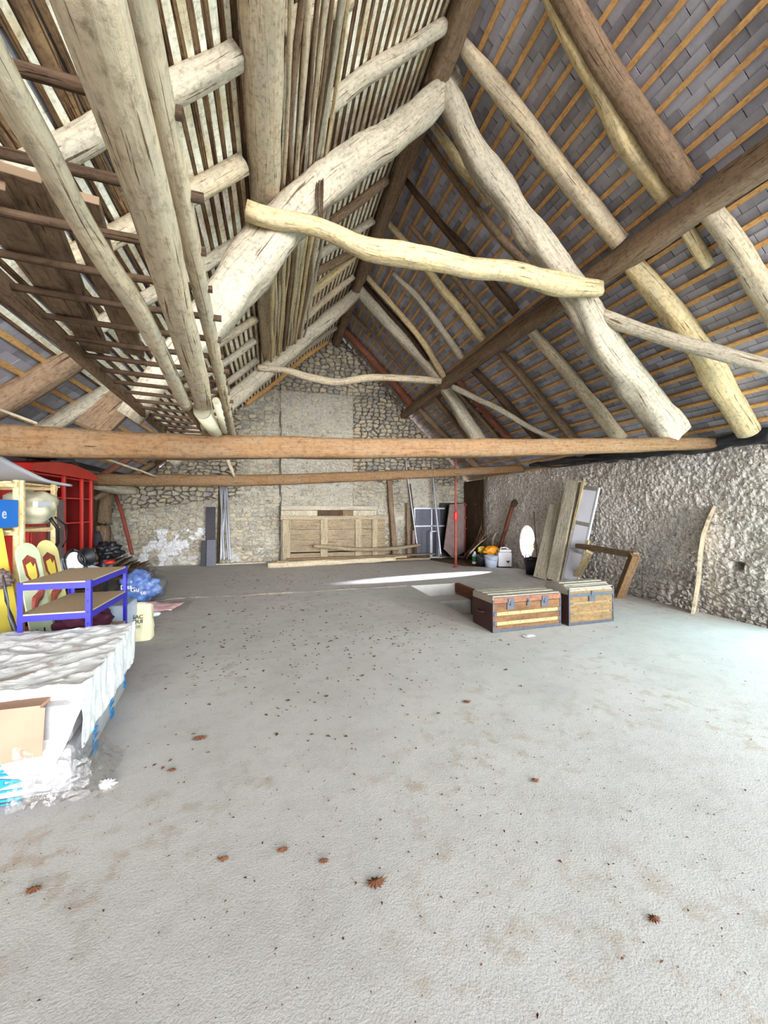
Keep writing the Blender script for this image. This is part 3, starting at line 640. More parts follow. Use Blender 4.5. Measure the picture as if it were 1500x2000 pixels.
# black tarpaulin roll along the top of the right wall
m = MB(); P = [onX(u, v, XR-.1) for u, v in ((1035, 908), (1100, 900), (1180, 894), (1260, 884), (1340, 876), (1420, 862), (1510, 852))]
m.tube(P, [.05, .07, .08, .08, .07, .08, .09], 12, 2, .5, 3, .05); tag(m.build('tarpaulin_roll', 'cable', smooth=True), 'crumpled black tarpaulin tucked along the top of the rough wall', 'tarpaulin')
m = MB(); P = [onX(u, v, XR-.2) for u, v in ((1040, 905), (1075, 912), (1120, 908), (1180, 900), (1215, 896), (1240, 898))]
m.tube(P, .02, 8, 2, .2, 3, .05); tag(m.build('grey_hose', 'iron', smooth=True), 'grey hose lying on the tarpaulin along the wall top', 'hose')
# dark planks paint in the shade of the recess at the far right corner
m = MB()
for k in range(6): m.box((XR-.16, 11.2+.22*k, 1.3), (.05, .215, 2.5))
struct(m.build('recess_planks', 'dark', bevel=.004))
# ------------------------------------------------------------ helpers for standing and leaning things
def plank(name, P0, P1, w, t, mat, label, cat, side=(1, 0, 0), group=None, parent=None, warp=0, bevel=.003, seed=0):
    P0 = Vector(P0); P1 = Vector(P1); L = (P1-P0).length; T = frame(P0, P1-P0, side); m = MB()
    n = max(2, int(L/.15)); x, y = w/2, t/2; vs = []; fs = []; uv = []
    for i in range(n+1):
        z = L*i/n; k = warp*math.sin(math.pi*i/n); j = .006*noise.noise(Vector((seed+1.3, z*2, 0)))
        vs += [(-x+j, -y+k, z), (x+j*1.5, -y+k, z), (x+j*1.5, y+k, z), (-x+j, y+k, z)]
    for i in range(n):
        for k in range(4):
            a, b = i*4+k, i*4+(k+1) % 4; fs.append((a, b, b+4, a+4)); e = (w, t)[k % 2]; uv.append([(k*.3, L*i/n), (k*.3+e, L*i/n), (k*.3+e, L*(i+1)/n), (k*.3, L*(i+1)/n)])
    fs += [(3, 2, 1, 0), tuple(n*4+q for q in range(4))]; uv += [[(0, 0)]*4]*2
    m.add(vs, fs, uv, 0, T); o = m.build(name, mat, parent, world=parent is not None, bevel=bevel)
    if parent is None: tag(o, label, cat, group)
    return o
def rod(name, pts, r, mat, label, cat, group=None, n=10, jit=0, parent=None, sq=2, seed=1, step=.1):
    m = MB(); m.tube(pts, r, n, sq, jit, seed, step); o = m.build(name, mat, parent, smooth=True, world=parent is not None)
    if parent is None: tag(o, label, cat, group)
    elif label: o['label'] = label
    return o
def text3(name, s, size, T, mat, parent, ext=.002, ax='CENTER', label=None):
    c = bpy.data.curves.new(name, 'FONT'); c.body = s; c.size = size; c.extrude = ext; c.align_x = ax; c.align_y = 'CENTER'; c.offset = size*.012
    c.materials.append(M[mat]); t_ = bpy.data.objects.new(name, c); C.objects.link(t_); bpy.context.view_layer.update()
    me = bpy.data.meshes.new_from_object(t_.evaluated_get(bpy.context.evaluated_depsgraph_get())); me.name = name; bpy.data.objects.remove(t_)
    o = bpy.data.objects.new(name, me); C.objects.link(o); o.parent = parent; o.matrix_local = parent.matrix_basis.inverted() @ T
    if label: o['label'] = label
    return o
# ------------------------------------------------------------ poles, ladder and pipes lying on the tie beams overhead
ZL = 2.58
def zpts(px, z): return [onZ(u, v, z) for u, v in px]
D = Vector((-math.sin(math.radians(2.98)), math.cos(math.radians(2.98)), 0)); PP = Vector((D.y, -D.x, 0))
Rr = onZ(455, 851, ZL); Ll = onZ(157, 695, ZL)
lad = empty('wooden_hay_rack', (Rr.x-.3, Rr.y-2, ZL)); tag(lad, 'very long ladder-like hay rack lying flat on the tie beams overhead', 'rack')
rod('rail', [Rr+D*.05, Rr-D*1.2, Rr-D*2.4, Rr-D*3.6, Rr-D*6.4], [.045, .04, .037, .036, .036], 'pale', 'round pale pole rail', '', jit=.04, parent=lad, n=14, seed=4)
offs = (Ll-Rr).dot(PP); Lr = Rr+PP*offs
m = MB(); m.tube([Lr+D*.05, Lr-D*1.2+PP*.01, Lr-D*2.4, Lr-D*3.4, Lr-D*6.4], .05, 10, 5, .06, 6, .12, .45); part(m.build('rail', 'brown', lad, smooth=True, world=True), 'flat brown board rail')
k = 0; s = .12
while s < 6.2:
    a = Lr-D*s-PP*.0+Vector((0, 0, .01)); b = Rr-D*s+PP*(.05+.02*(k % 3 == 0))+Vector((0, 0, .01*noise.noise(Vector((k, 0, 0)))))
    rod('rung', [a, (a+b)/2+Vector((0, 0, -.008)), b], .016, 'dark', None, '', jit=.08, parent=lad, n=8, seed=k); s += .275; k += 1
log('stored_log', zpts([(56, -400), (170, -20), (236, 200), (300, 420), (350, 610), (392, 765), (408, 850)], 2.47), [.056, .056, .056, .056, .058, .066, .075], 'pale', 'thickest squared pale log lying overhead beside the hay rack', 'log', sq=3.4, n=16, jit=.05, seed=31)
log('stored_log', zpts([(-300, -300), (-70, 20), (10, 165), (83, 290), (143, 405), (207, 512), (287, 635), (363, 792)], 2.42), [.034, .034, .033, .033, .032, .034, .038, .042], 'pale', 'thin reddish pole crossing under the rungs of the overhead rack', 'log', n=14, jit=.05, seed=34)
log('stored_log', zpts([(345, 770), (380, 815), (408, 852)], 2.45), [.03, .035, .035], 'brown', 'brown pole end just left of the wide pale pipe overhead', 'log', n=12, seed=35)
def pipe(px, z, r, mat, lab):
    P = zpts(px, z); m = MB(); t = (P[-1]-P[0]).normalized(); T = frame(P[0], t, (1, 0, 0)); L = (P[-1]-P[0]).length
    m.lathe([(r, 0), (r, L), (r*.84, L), (r*.84, .0), (r, 0)], 28, T); o = m.build('drain_pipe', mat, smooth=True); tag(o, lab, 'pipe')
pipe([(395, 803), (428, 852)], 2.40, .068, 'greyfab', 'wide cream pipe lying overhead with its open end towards the camera')
pipe([(422, 783), (441, 852)], 2.40, .027, 'greyfab', 'narrow cream pipe lying overhead beside the wide one')
for i, (a, b, w, lab) in enumerate((((-40, 350), (146, 624), .13, 'dark wide board above the rack, farthest left'), ((20, 330), (188, 684), .15, 'dark wide board with a rounded end above the rack'), ((150, 380), (262, 690), .12, 'dark wide board above the rack next to the thin pole'))):
    P = zpts([a, b], 2.62+i*.03); plank('stored_board', P[0], P[1], w, .03, 'brown', lab, 'board', side=(1, 0, 0), seed=i)
P = [onL(200, 838, .55), onL(245, 770, .5)]
plank('stored_board', onY(180, 838, 4.75), onY(252, 770, 5.1), .32, .05, 'brown', 'broad tilted brown board resting on the tie beam left of the rack end', 'board', side=(1, .2, 0), seed=9)
rod('thin_pole', [onY(150, 878, 8.0), onY(192, 891, 8.3), onY(307, 931, 9.1)], .022, 'grey', 'thin grey pole slanting down onto the far tie beam', 'pole', jit=.08)
rod('thin_pole', [onY(432, 868, 8.6), onY(443, 895, 8.8), onY(458, 932, 9.1)], [.05, .045, .03], 'pale', 'pole tip poking down onto the far tie beam', 'pole', jit=.05)
rod('thin_pole', [onY(0, 800, 4.9), onY(40, 815, 4.9), onY(74, 828, 4.9)], .015, 'grey', 'grey stick resting on the near tie beam at the left edge', 'pole', jit=.08)
# ------------------------------------------------------------ travel trunks
def trunk(x, y, rz, w, d, h, kind, label):
    r = empty('travel_trunk', (x, y, 0), rz); tag(r, label, 'trunk', 'old travel trunks')
    body_m = 'leather' if kind == 'flat' else 'canvas2'; hb = h*.80 if kind == 'flat' else h*.76
    m = MB(); m.box((0, 0, .015+(hb-.015)/2), (w, d, hb-.015), along=0); o = m.build('body', [body_m], r, bevel=.006)
    for sx in (-1, 1): m = MB(); m.box((sx*(w/2+.003), 0, .02+(hb-.02)/2), (.008, d-.03, hb-.03)); part(m.build('side_panel', 'trunkdk', r), 'dark leather end panel')
    m = MB(); N_ = 10; dome = .012 if kind == 'flat' else .075
    def sec(t): a = -d/2+d*t; return (a, (h-dome)+dome*math.sin(math.pi*min(1, max(0, t)))**.7)
    pr = [(-d/2, hb+.004)]+[sec(i/N_) for i in range(N_+1)]+[(d/2, hb+.004)]
    n = len(pr); vs = [(-w/2, a, b) for a, b in pr]+[(w/2, a, b) for a, b in pr]
    fs = [tuple(range(n)), tuple(range(2*n-1, n-1, -1))]+[(i, n+i, n+(i+1) % n, (i+1) % n) for i in range(n)]
    uv = [[(0, 0)]*n, [(0, 0)]*n]+[[(i*.05, 0), (i*.05, w), (i*.05+.05, w), (i*.05+.05, 0)] for i in range(n)]
    m.add(vs, fs, uv); mi = [0]*len(fs)
    lid = m.build('lid', 'lidgrey', r, bevel=.003)
    if kind == 'flat': m = MB(); m.box((0, -d/2-.004, h*.895), (w-.03, .008, .075), along=0); part(m.build('front_band', 'rose', lid, bevel=.002), 'rosy wooden band along the lid front')
    else: m = MB(); m.box((0, -d/2-.003, h*.81), (w-.03, .006, .05), along=0); part(m.build('front_band', 'canvas2', lid, bevel=.002), 'tan canvas front of the lid')
    # slats over the lid
    for k in range(4 if kind == 'flat' else 5):
        t = (k+.5)/(4 if kind == 'flat' else 5); a, b = sec(t); m = MB(); m.box((0, a, b+.004), (w-.02, d/(5.2 if kind == 'flat' else 5.4), .012), along=0)
        s = m.build('lid_slat', 'lidgrey', lid, bevel=.003); part(s, 'dusty grey wooden lid slat')
    if kind == 'flat':
        for z in (h*.52, h*.25): m = MB(); m.box((0, -d/2-.007, z), (w-.05, .014, .045), along=0); part(m.build('slat', 'straplt', r, bevel=.004), 'cream wooden slat')
        for z in (h*.52, h*.25):
            for sx in (-1, 1): m = MB(); m.box((sx*(w/2-.03), -d/2-.012, z), (.045, .014, .055)); m.build('slat_cap', 'iron', r, bevel=.003)
            for sx in (-.3, -.12, .08, .27): m = MB(); m.lathe([(.007, 0), (.004, .005), (0, .006)], 8, frame((sx*w, -d/2-.014, z+.006), (0, -1, 0))); m.build('nail', 'iron', r)
        for sx in (-.25, .25):
            m = MB(); m.box((sx*w, -d/2-.008, h*.73), (.115, .012, .10)); m.box((sx*w, -d/2-.016, h*.86), (.09, .012, .07)); m.box((sx*w, -d/2-.022, h*.80), (.03, .014, .06)); part(m.build('latch', 'iron', r, bevel=.003), 'worn metal latch')
        m = MB(); m.box((0, -d/2-.010, h*.80), (.04, .016, .10)); m.lathe([(.016, 0), (.016, .02), (0, .02)], 12, frame((0, -d/2-.015, h*.83), (0, -1, 0))); part(m.build('lock', 'iron', r, bevel=.003), 'central iron lock')
        em, ew = 'iron', .018
        0 and text3('painted_initials', 'C D J', .09, r.matrix_basis @ Matrix.Translation((-w/2-.009, .02, h*.62)) @ Matrix.Rotation(-math.pi/2, 4, 'Z') @ Matrix.Rotation(math.pi/2, 4, 'X'), 'redd', r, .001)
    else:
        m = MB(); m.box((0, -d/2-.006, hb-.002), (w, .014, .045), along=0); part(m.build('lid_band', 'iron', r, bevel=.003), 'blue-grey metal band below the lid')
        for z in (h*.55, h*.30): m = MB(); m.box((0, -d/2-.003, z), (w-.04, .007, .03), along=0); part(m.build('slat', 'strap2', r), 'pale worn horizontal strip')
        m = MB(); m.box((0, -d/2-.012, h*.66), (.11, .014, .085)); m.box((0, -d/2-.018, h*.76), (.035, .012, .09)); part(m.build('lock', 'iron', r, bevel=.004), 'iron lock plate with hasp')
        for sx in (-1, 1):
            for z in (h*.55, h*.30): m = MB(); m.box((sx*(w/2-.035), -d/2-.009, z), (.07, .008, .014)); m.build('slat_clamp', 'iron', r)
        em, ew = 'iron', .022
    for sx in (-1, 1): m = MB(); m.box((sx*(w/2-.004), -d/2-.002, h*.46), (ew, ew*.8, h*.9)); m.build('corner_edging', em, r, bevel=.003)
    m = MB(); m.box((0, -d/2-.003, .022), (w, .012, .04), along=0); m.build('bottom_edging', 'iron', r, bevel=.003)
    m = MB(); m.tube([(-w/2-.012, -.07, h*.5), (-w/2-.045, -.05, h*.49), (-w/2-.045, .05, h*.49), (-w/2-.012, .07, h*.5)], .011, 8); part(m.build('carry_handle', 'trunkdk', r, smooth=True), 'leather carrying handle')
trunk(3.275, 4.785, .03, 1.07, .50, .465, 'flat', 'low flat-lidded travel trunk with cream slats beside the floor opening')
trunk(4.30, 4.76, .03, .78, .48, .55, 'dome', 'taller dome-lidded travel trunk with a blue-grey band under its lid')
m = MB(); m.grid(lambda u, v: (3.03+u*.16, 4.22+v*.08, .01+.018*abs(noise.noise(Vector((u*3, v*3, 1))))), 10, 6)
tag(m.build('crumpled_tissue', 'white', smooth=True), 'crumpled white tissue on the floor in front of the flat trunk', 'tissue')
# ------------------------------------------------------------ timber leaning on the right wall
def F0(u, v): return onZ(u, v, 0.0)
def leanX(name, bpx, tpx, w, t, mat, lab, side=(0, 1, 0), X=XR-.16, cat='board', **k):
    P0 = F0(*bpx); P0.z += .0; P1 = onX(*tpx, X); return plank(name, P0+Vector((0, 0, .02)), P1, w, t, mat, lab, cat, side=side, **k)
leanX('leaning_plank', (1054, 1131), (1087, 985), .34, .035, 'grey', 'broad grey plank with a rounded top leaning on the rough wall, leftmost of its row', (-.25, 1, 0), X=XR-.25, seed=1)
leanX('leaning_beam', (1080, 1135), (1121, 938), .30, .12, 'grey', 'thick tall sawn beam leaning on the rough wall', (-.25, 1, 0), X=XR-.2, bevel=.01, seed=2)
leanX('leaning_plank', (1098, 1137), (1141, 941), .05, .10, 'ochre', 'pale narrow plank leaning against the side of the thick tall beam', (-.25, 1, 0), X=XR-.2, seed=3)
lw = empty('old_door_leaf', (5.6, 7.0, 0)); tag(lw, 'tall white panelled door leaf leaning between the thick beam and the low trestle', 'door leaf')
A0 = F0(1112, 1141); A1 = onX(1154, 952, XR-.17); T = frame(A0+Vector((0, 0, .02)), A1-A0, (-.25, 1, 0)); L = (A1-A0).length
m = MB(); m.box((0, 0, L/2), (.36, .03, L), T); part(m.build('panel', 'foam', lw, world=True), 'white painted panel')
for s in (-1, 1): m = MB(); m.box((s*.17, -.01, L/2), (.05, .05, L), T); part(m.build('stile', 'white', lw, world=True, bevel=.003), 'white door stile')
for z in (.02, .34, .62, .98): m = MB(); m.box((0, -.01, L*z), (.32, .05, .09), T); part(m.build('rail', 'grey', lw, world=True, bevel=.003), 'bare grey wooden rail')
leanX('short_post', (1122, 1140), (1151, 1078), .13, .06, 'ochre', 'short pale post leaning just right of the white door leaf', (-.3, 1, 0), X=5.95, seed=4)
tr = empty('low_trestle', (5.8, 5.6, 0)); tag(tr, 'broken low wooden trestle leaning on the rough wall behind the domed trunk', 'trestle')
plank('leg', F0(1200, 1168)+Vector((.1, 0, .03)), onX(1240, 1084, 5.95), .15, .13, 'tie', '', '', (.5, 1, 0), parent=tr, bevel=.012)
plank('crossbar', onX(1243, 1084, 6.0), onX(1128, 1066, 6.15), .1, .12, 'brown', '', '', (0, 0, 1), parent=tr, bevel=.01)
plank('short_stub', onX(1146, 1078, 6.1), onX(1148, 1056, 6.2), .06, .05, 'ochre', '', '', (0, 1, 0), parent=tr)
# curved wide board
P0 = F0(1352, 1199); P1 = onX(1394, 990, XR-.14)
m = MB(); T = Matrix.Identity(4); Wd = (P1-P0); px = [(1352, 1199), (1362, 1140), (1366, 1085), (1372, 1045), (1384, 1012), (1396, 988)]
pts = []
for i, (u, v) in enumerate(px):
    t = i/5; X = P0.x*(1-t)+P1.x*t; pts.append(onX(u, v, X))
bw = Vector((.88, .5, 0)).normalized()*.26
def crv(u, v):
    k = v*(len(pts)-1); i = min(int(k), len(pts)-2); f = k-i; p = pts[i].lerp(pts[i+1], f); return tuple(p+bw*u)
m.grid(crv, 6, 30); o = m.build('curved_board', 'pale', solid=.04, bevel=.004)
for p_ in o.data.polygons: pass
tag(o, 'tall curved board seen edge-on standing against the rough wall at right', 'board')
ul = o.data.uv_layers[0]
for d_ in ul.data: d_.uv = (d_.uv[0]*.26, d_.uv[1]*1.7)
# ------------------------------------------------------------ far right corner
def base(o, u, v): p = F0(u, v); o.location = p; return o
def bucket(u, v, r, h, mat, lab, rim=True):
    p = F0(u, v); e = empty('bucket', (p.x, p.y, 0)); tag(e, lab, 'bucket')
    m = MB(); m.lathe([(r*.78, 0), (r, h), (r*.94, h), (r*.72, .02), (0, .02)], 22); m.build('body', mat, e, smooth=True)
    m = MB(); m.tube([(r*1.0, 0, h*.95), (r*.75, -r*.9, h*.75), (0, -r*1.15, h*.62), (-r*.75, -r*.9, h*.75), (-r, 0, h*.95)], .006, 6); m.build('bucket_handle', 'steel', e, smooth=True)
    return e
bucket(959, 1108, .19, .33, 'skyblue', 'pale blue-white bucket in front of the orange bundle')
bucket(942, 1104, .16, .31, 'iron', 'dark grey bucket squeezed between green bottle and pale bucket')
p = F0(984, 1106); e = empty('jerry_can', (p.x, p.y, 0), -.3); tag(e, 'large white jerry can with a dark triangle mark near the arched opening', 'jerry can')
m = MB(); m.prism([(-.19, -.13), (.19, -.13), (.19, .13), (-.19, .13)], 0, .40); m.prism([(-.15, -.10), (.19, -.10), (.19, .10), (-.15, .10)], .40, .48); m.build('body', 'white', e, bevel=.03)
m = MB(); m.tube([(-.12, 0, .42), (-.08, 0, .52), (.06, 0, .53), (.14, 0, .47)], .02, 8); m.build('handle', 'white', e, smooth=True)
m = MB(); m.lathe([(.03, 0), (.03, .04), (0, .04)], 14, Matrix.Translation((-.13, 0, .42))); m.build('screw_cap', 'white', e)
m = MB(); m.prism([(.02, .17), (.14, .17), (.08, .10)], 0, .004, Matrix.Translation((0, -.13, 0)) @ Matrix.Rotation(math.pi/2, 4, 'X')); part(m.build('warning_mark', 'ink', e), 'dark triangular mark')
p = F0(927, 1101); e = empty('bottle', (p.x, p.y, 0)); tag(e, 'white bottle with a green label at the left end of the bucket row', 'bottle')
m = MB(); m.lathe([(.07, 0), (.075, .02), (.075, .26), (.03, .32), (.03, .36), (0, .36)], 16); m.build('body', 'white', e, smooth=True)
m = MB(); m.lathe([(.077, .07), (.077, .22)], 16); m.build('printed_label', 'green', e, smooth=True)
def crumple(name, c, sz, mat, lab, cat, seed=0, amp=.35, freq=2.2, rz=0, parent=None, flat=False):
    m = MB(); 
    def fn(u, v):
        a = u*2*math.pi; b = v*math.pi; d = Vector((math.cos(a)*math.sin(b), math.sin(a)*math.sin(b), -math.cos(b)))
        q = 1+amp*noise.noise(d*freq+Vector((seed, 0, 0)))+amp*.35*(1-abs(noise.noise(d*freq*3+Vector((0, seed, 0))))*3)*.5
        x, y, z = d.x*sz[0]/2*q, d.y*sz[1]/2*q, d.z*sz[2]/2*q+sz[2]/2
        return (x, y, max(z, .003))
    m.grid(fn, 36, 20, 0, Matrix.Translation(c) @ Matrix.Rotation(rz, 4, 'Z')); o = m.build(name, mat, parent, smooth=True, world=parent is not None)
    if parent is None: tag(o, lab, cat)
    return o
p = F0(962, 1105); crumple('orange_sack', (p.x+.05, p.y+.12, .28), (.5, .26, .26), 'orange', 'bright orange-yellow crumpled sack on top of the pale bucket', 'sack', 3)
p = F0(945, 1102); crumple('yellow_sack', (p.x, p.y+.1, .3), (.26, .22, .2), 'yellow', 'yellow crumpled bag left of the orange sack', 'bag', 5)
p = F0(1035, 1122); e = empty('rubble_tub', (p.x+.1, p.y, 0)); tag(e, 'black flexible rubble tub below the arched opening', 'tub')
m = MB(); m.lathe([(.17, 0), (.23, .40), (.215, .40), (.16, .02), (0, .02)], 22); m.build('body', 'black', e, smooth=True)
for s in (-1, 1): m = MB(); m.tube([(-.07, s*.22, .38), (-.04, s*.25, .46), (.04, s*.25, .46), (.07, s*.22, .38)], .012, 6); m.build('grip', 'black', e, smooth=True)
log('leaning_post', [F0(966, 1098)+Vector((.05, 0, .0)), onX(1002, 984, 6.42)], [.055, .05], 'red', 'orange-brown post with a dark knobbly top leaning in the far corner', 'post', sq=3, seed=71)
crumple('iron_clamp', onX(1005, 990, 6.42), (.16, .14, .2), 'dark', 'dark clamp hanging at the top of the orange-brown post', 'clamp', 9)
rod('bent_tube', [F0(958, 1096)+Vector((.1, .15, 0)), onY(964, 1050, 10.6), onY(972, 1040, 10.6), onY(984, 1046, 10.55), onY(980, 1092, 10.5)], .035, 'pale', 'pale bent bow-shaped tube standing behind the buckets', 'tube', n=10)
rod('thin_rod', [F0(1030, 1118)+Vector((.3, 0, .0)), onX(1043, 1000, XR-.14)], .013, 'brown', 'thin rod leaning upright beside the arched opening', 'rod')
rr = random.Random(5)
bp = F0(948, 1096)
for i in range(14):
    a = Vector((bp.x-.45+i*.06+rr.uniform(-.05, .05), bp.y+.5+rr.uniform(0, .3), .0)); b = Vector((6.3+rr.uniform(-.2, .15), 10.7+rr.uniform(-.6, .5), .95+rr.uniform(-.35, .35))); c = a.lerp(b, .5)+Vector((rr.uniform(-.08, .08), rr.uniform(-.08, .08), rr.uniform(-.1, .05)))
    rod('firewood_branch', [a, c, b], [.02, .016, .008], rr.choice(['brown', 'dark', 'red']), 'thin dry branch in the heap leaning in the far right corner', 'branch', 'dry branches in the far corner', n=6, jit=.15, seed=i, step=.12)
rod('root_branch', [F0(912, 1092), onY(920, 1078, 10.6), onY(938, 1060, 10.8), onY(960, 1044, 11)], [.03, .028, .022, .01], 'grey', 'gnarled pale branch lying across the foot of the branch heap', 'branch', jit=.3, n=8)
# rusty chute, black frame, jacks
Y1 = 11.9
m = MB(); P_ = [onY(u, v, Y1) for u, v in ((866, 1072), (878, 985), (906, 983), (906, 1078), (884, 1090))]
T = Matrix.Identity(4); poly = [(p.x, p.z) for p in P_]; T = Matrix.Translation((0, Y1, 0)) @ Matrix.Rotation(math.pi/2, 4, 'X')
m.prism(poly, -.03, .03, T); tag(m.build('rusty_metal_sheet', 'rust', bevel=.01), 'large tapered pinkish-grey metal sheet standing behind the red post', 'metal sheet')
fr = empty('black_door_frame', (5.4, 12.1, 0)); tag(fr, 'dark rectangular frame with rusty bars standing behind the metal sheet', 'frame')  # black door frame with rusty bars
a = onY(862, 982, 12.2); b = onY(938, 1085, 12.2)
m = MB(); m.box(((a.x+b.x)/2, 12.3, (a.z+b.z)/2), (b.x-a.x, .04, a.z-b.z)); m.build('recess_shade', 'black', fr, world=True)  # black board paints in the dark of the door recess
for z in (.96, .72, .52): m = MB(); m.box(((a.x+b.x)/2+.35, 12.22, a.z*z), ((b.x-a.x)*.42, .04, .035)); part(m.build('crossbar', 'redrust', fr, world=True), 'rusty bar')
for xx in (.60, .98): m = MB(); m.box((a.x+(b.x-a.x)*xx, 12.22, a.z/2), (.04, .04, a.z)); m.build('upright', 'redrust', fr, world=True)
for u, h, mt, lab in ((931, 985, 'steel', 'pale speckled steel prop standing in front of the black frame'), (940, 1000, 'redp', 'short bright red prop standing right of the pale one'), (945, 1002, 'redrust', 'dull red prop beside the bright red one')):
    q = onY(u, 1080, 11.6); t = onY(u, h, 11.6); e = empty('steel_prop', (q.x, 11.6, -.06)); tag(e, lab, 'prop')
    m = MB(); m.tube([(0, 0, 0), (0, 0, t.z+.06)], .03, 10, jit=0); m.build('tube', mt, e, smooth=True)
    m = MB(); m.box((0, 0, t.z+.065), (.09, .09, .012)); m.build('top_plate', mt, e)
    m = MB(); m.lathe([(.045, 0), (.045, .07)], 10, Matrix.Translation((0, 0, t.z*.8))); m.build('collar', 'redrust', e)
# the red shoring prop under the far tie beam
q = F0(890, 1108); e = empty('shoring_prop', (q.x, q.y, 0)); tag(e, 'tall red-brown adjustable steel prop standing alone on the slab', 'prop')
m = MB(); m.tube([(0, 0, .01), (0, 0, 1.45)], .036, 14, jit=0, step=.3); m.build('lower_tube', 'redrust', e, smooth=True)
m = MB(); m.tube([(.0, 0, 1.4), (0, 0, 3.15)], .027, 14, jit=0, step=.3); m.build('upper_tube', 'redrust', e, smooth=True)
m = MB(); m.box((0, 0, .006), (.14, .14, .012)); m.build('base_plate', 'redrust', e)
m = MB(); m.lathe([(.05, 1.3), (.055, 1.33), (.055, 1.5), (.045, 1.54)], 14); m.tube([(-.1, 0, 1.42), (.1, 0, 1.42)], .008, 6, jit=0); part(m.build('screw_collar', 'redp', e), 'brighter red screw collar')
# grey-white door frame panels and pipes on the gable wall
fr = empty('grey_window_frame', (4.6, 12.3, 0)); tag(fr, 'pale grey metal panel frame leaning on the gable left of the rusty sheet', 'frame')
a = onY(809, 993, 12.25); b = onY(872, 1086, 12.1)
m = MB(); m.box(((a.x+b.x)/2, 12.3, a.z/2), (b.x-a.x, .02, a.z)); part(m.build('panel', 'iron', fr, world=True), 'grey sheet panel')
for xx in (a.x, a.x+.62): m = MB(); m.box((xx, 12.25, a.z/2), (.05, .04, a.z)); part(m.build('stile', 'steel', fr, world=True, bevel=.003), 'light grey metal stile')
for z in (a.z, a.z*.64): m = MB(); m.box(((a.x+b.x)/2, 12.25, z), (b.x-a.x, .04, .05)); part(m.build('rail', 'steel', fr, world=True, bevel=.003), 'light grey metal rail')
fr = empty('small_grey_frame', (4.9, 12, 0)); tag(fr, 'small light grey rectangular frame standing in front of the large panel', 'frame')
a = onY(841, 1038, 12.0); b = onY(857, 1086, 12.0)
for xx in (a.x, b.x): m = MB(); m.box((xx, 12.0, a.z/2), (.04, .03, a.z)); m.build('stile', 'steel', fr, world=True)
for z in (a.z, .03): m = MB(); m.box(((a.x+b.x)/2, 12.0, z), (b.x-a.x, .03, .04)); m.build('rail', 'steel', fr, world=True)
rod('grey_pipe', [onY(861, 1086, 11.7)*1, onY(852, 1000, 12.0), onY(843, 900, 12.3)], .035, 'steel', 'long pale grey pipe leaning right of the grey panel', 'pipe', n=12)
rod('thin_grey_pipe', [onY(815, 1066, 12.0), onY(803, 980, 12.2), onY(792, 900, 12.35)], .022, 'steel', 'thinner pale pipe leaning left of the grey panel', 'pipe', n=10)
log('leaning_post', [Vector((onY(812, 1080, 12.1).x, 12.1, 0)), onY(806, 1000, 12.2), onY(800, 945, 12.3)], [.05, .045, .04], 'dark', 'dark crooked post leaning behind the thin pale pipe', 'post', seed=81)
log('leaning_post', [Vector((onY(798, 1080, 12.1).x, 12.1, 0)), onY(797, 1030, 12.2), onY(795, 982, 12.3)], [.06, .06, .03], 'brown', 'short pointed brown post leaning left of the pale pipes', 'post', seed=82, sq=3)
log('leaning_post', [Vector((onY(771, 1080, 12.15).x, 12.15, 0)), onY(760, 936, 12.35)], [.085, .08], 'brown', 'tall squared brown post leaning right of the old barn door', 'post', seed=83, sq=5)
m = MB(); a = onY(808, 1040, 12.0); m.box((a.x, 12.0, a.z-.15), (.09, .03, .45)); tag(m.build('rusty_plate', 'rust'), 'small rusty blade leaning at the foot of the thin pale pipe', 'blade')
# ------------------------------------------------------------ old barn door lying on its side against the gable
YD = 11.9
dr = empty('old_barn_door', (2.2, YD, 0)); tag(dr, 'weathered framed barn door propped on its side against the gable', 'door leaf')
def bd(u0, v0, u1, v1, y, mat, name, t=.04, lab=None):
    a = onY(u0, v0, y); b = onY(u1, v1, y); m = MB(); m.box(((a.x+b.x)/2, y, (a.z+b.z)/2), (abs(b.x-a.x), t, abs(a.z-b.z))); o = m.build(name, mat, dr, world=True, bevel=.004)
    if lab: part(o, lab)
for i, (v0, v1) in enumerate(((1013, 1034), (1035, 1054), (1055, 1078), (1079, 1097))): bd(556, v0, 752, v1-2.2, YD+.02, 'plank', 'board', .025)
for u0, u1 in ((552, 567), (626, 640), (694, 706), (727, 737)): bd(u0, 1012, u1, 1096, YD-.03, 'plank2', 'batten', .045)
bd(548, 1008, 758, 1014, YD-.05, 'plank2', 'top_rail', .045); bd(557, 1016, 751, 1095, YD+.06, 'dark', 'backing', .02)
dr = empty('old_barn_door', (2.2, YD+.2, 0)); tag(dr, 'second old door showing as grey boards above the front barn door', 'door leaf')
bd(549, 988, 738, 996, 12.12, 'grey', 'top_rail', .06); bd(549, 997, 620, 1095, 12.16, 'grey', 'board', .03); bd(621, 997, 668, 1095, 12.17, 'dark', 'board', .03); bd(669, 997, 690, 1095, 12.17, 'brown', 'board', .03); bd(690, 997, 735, 1095, 12.16, 'grey', 'board', .03)
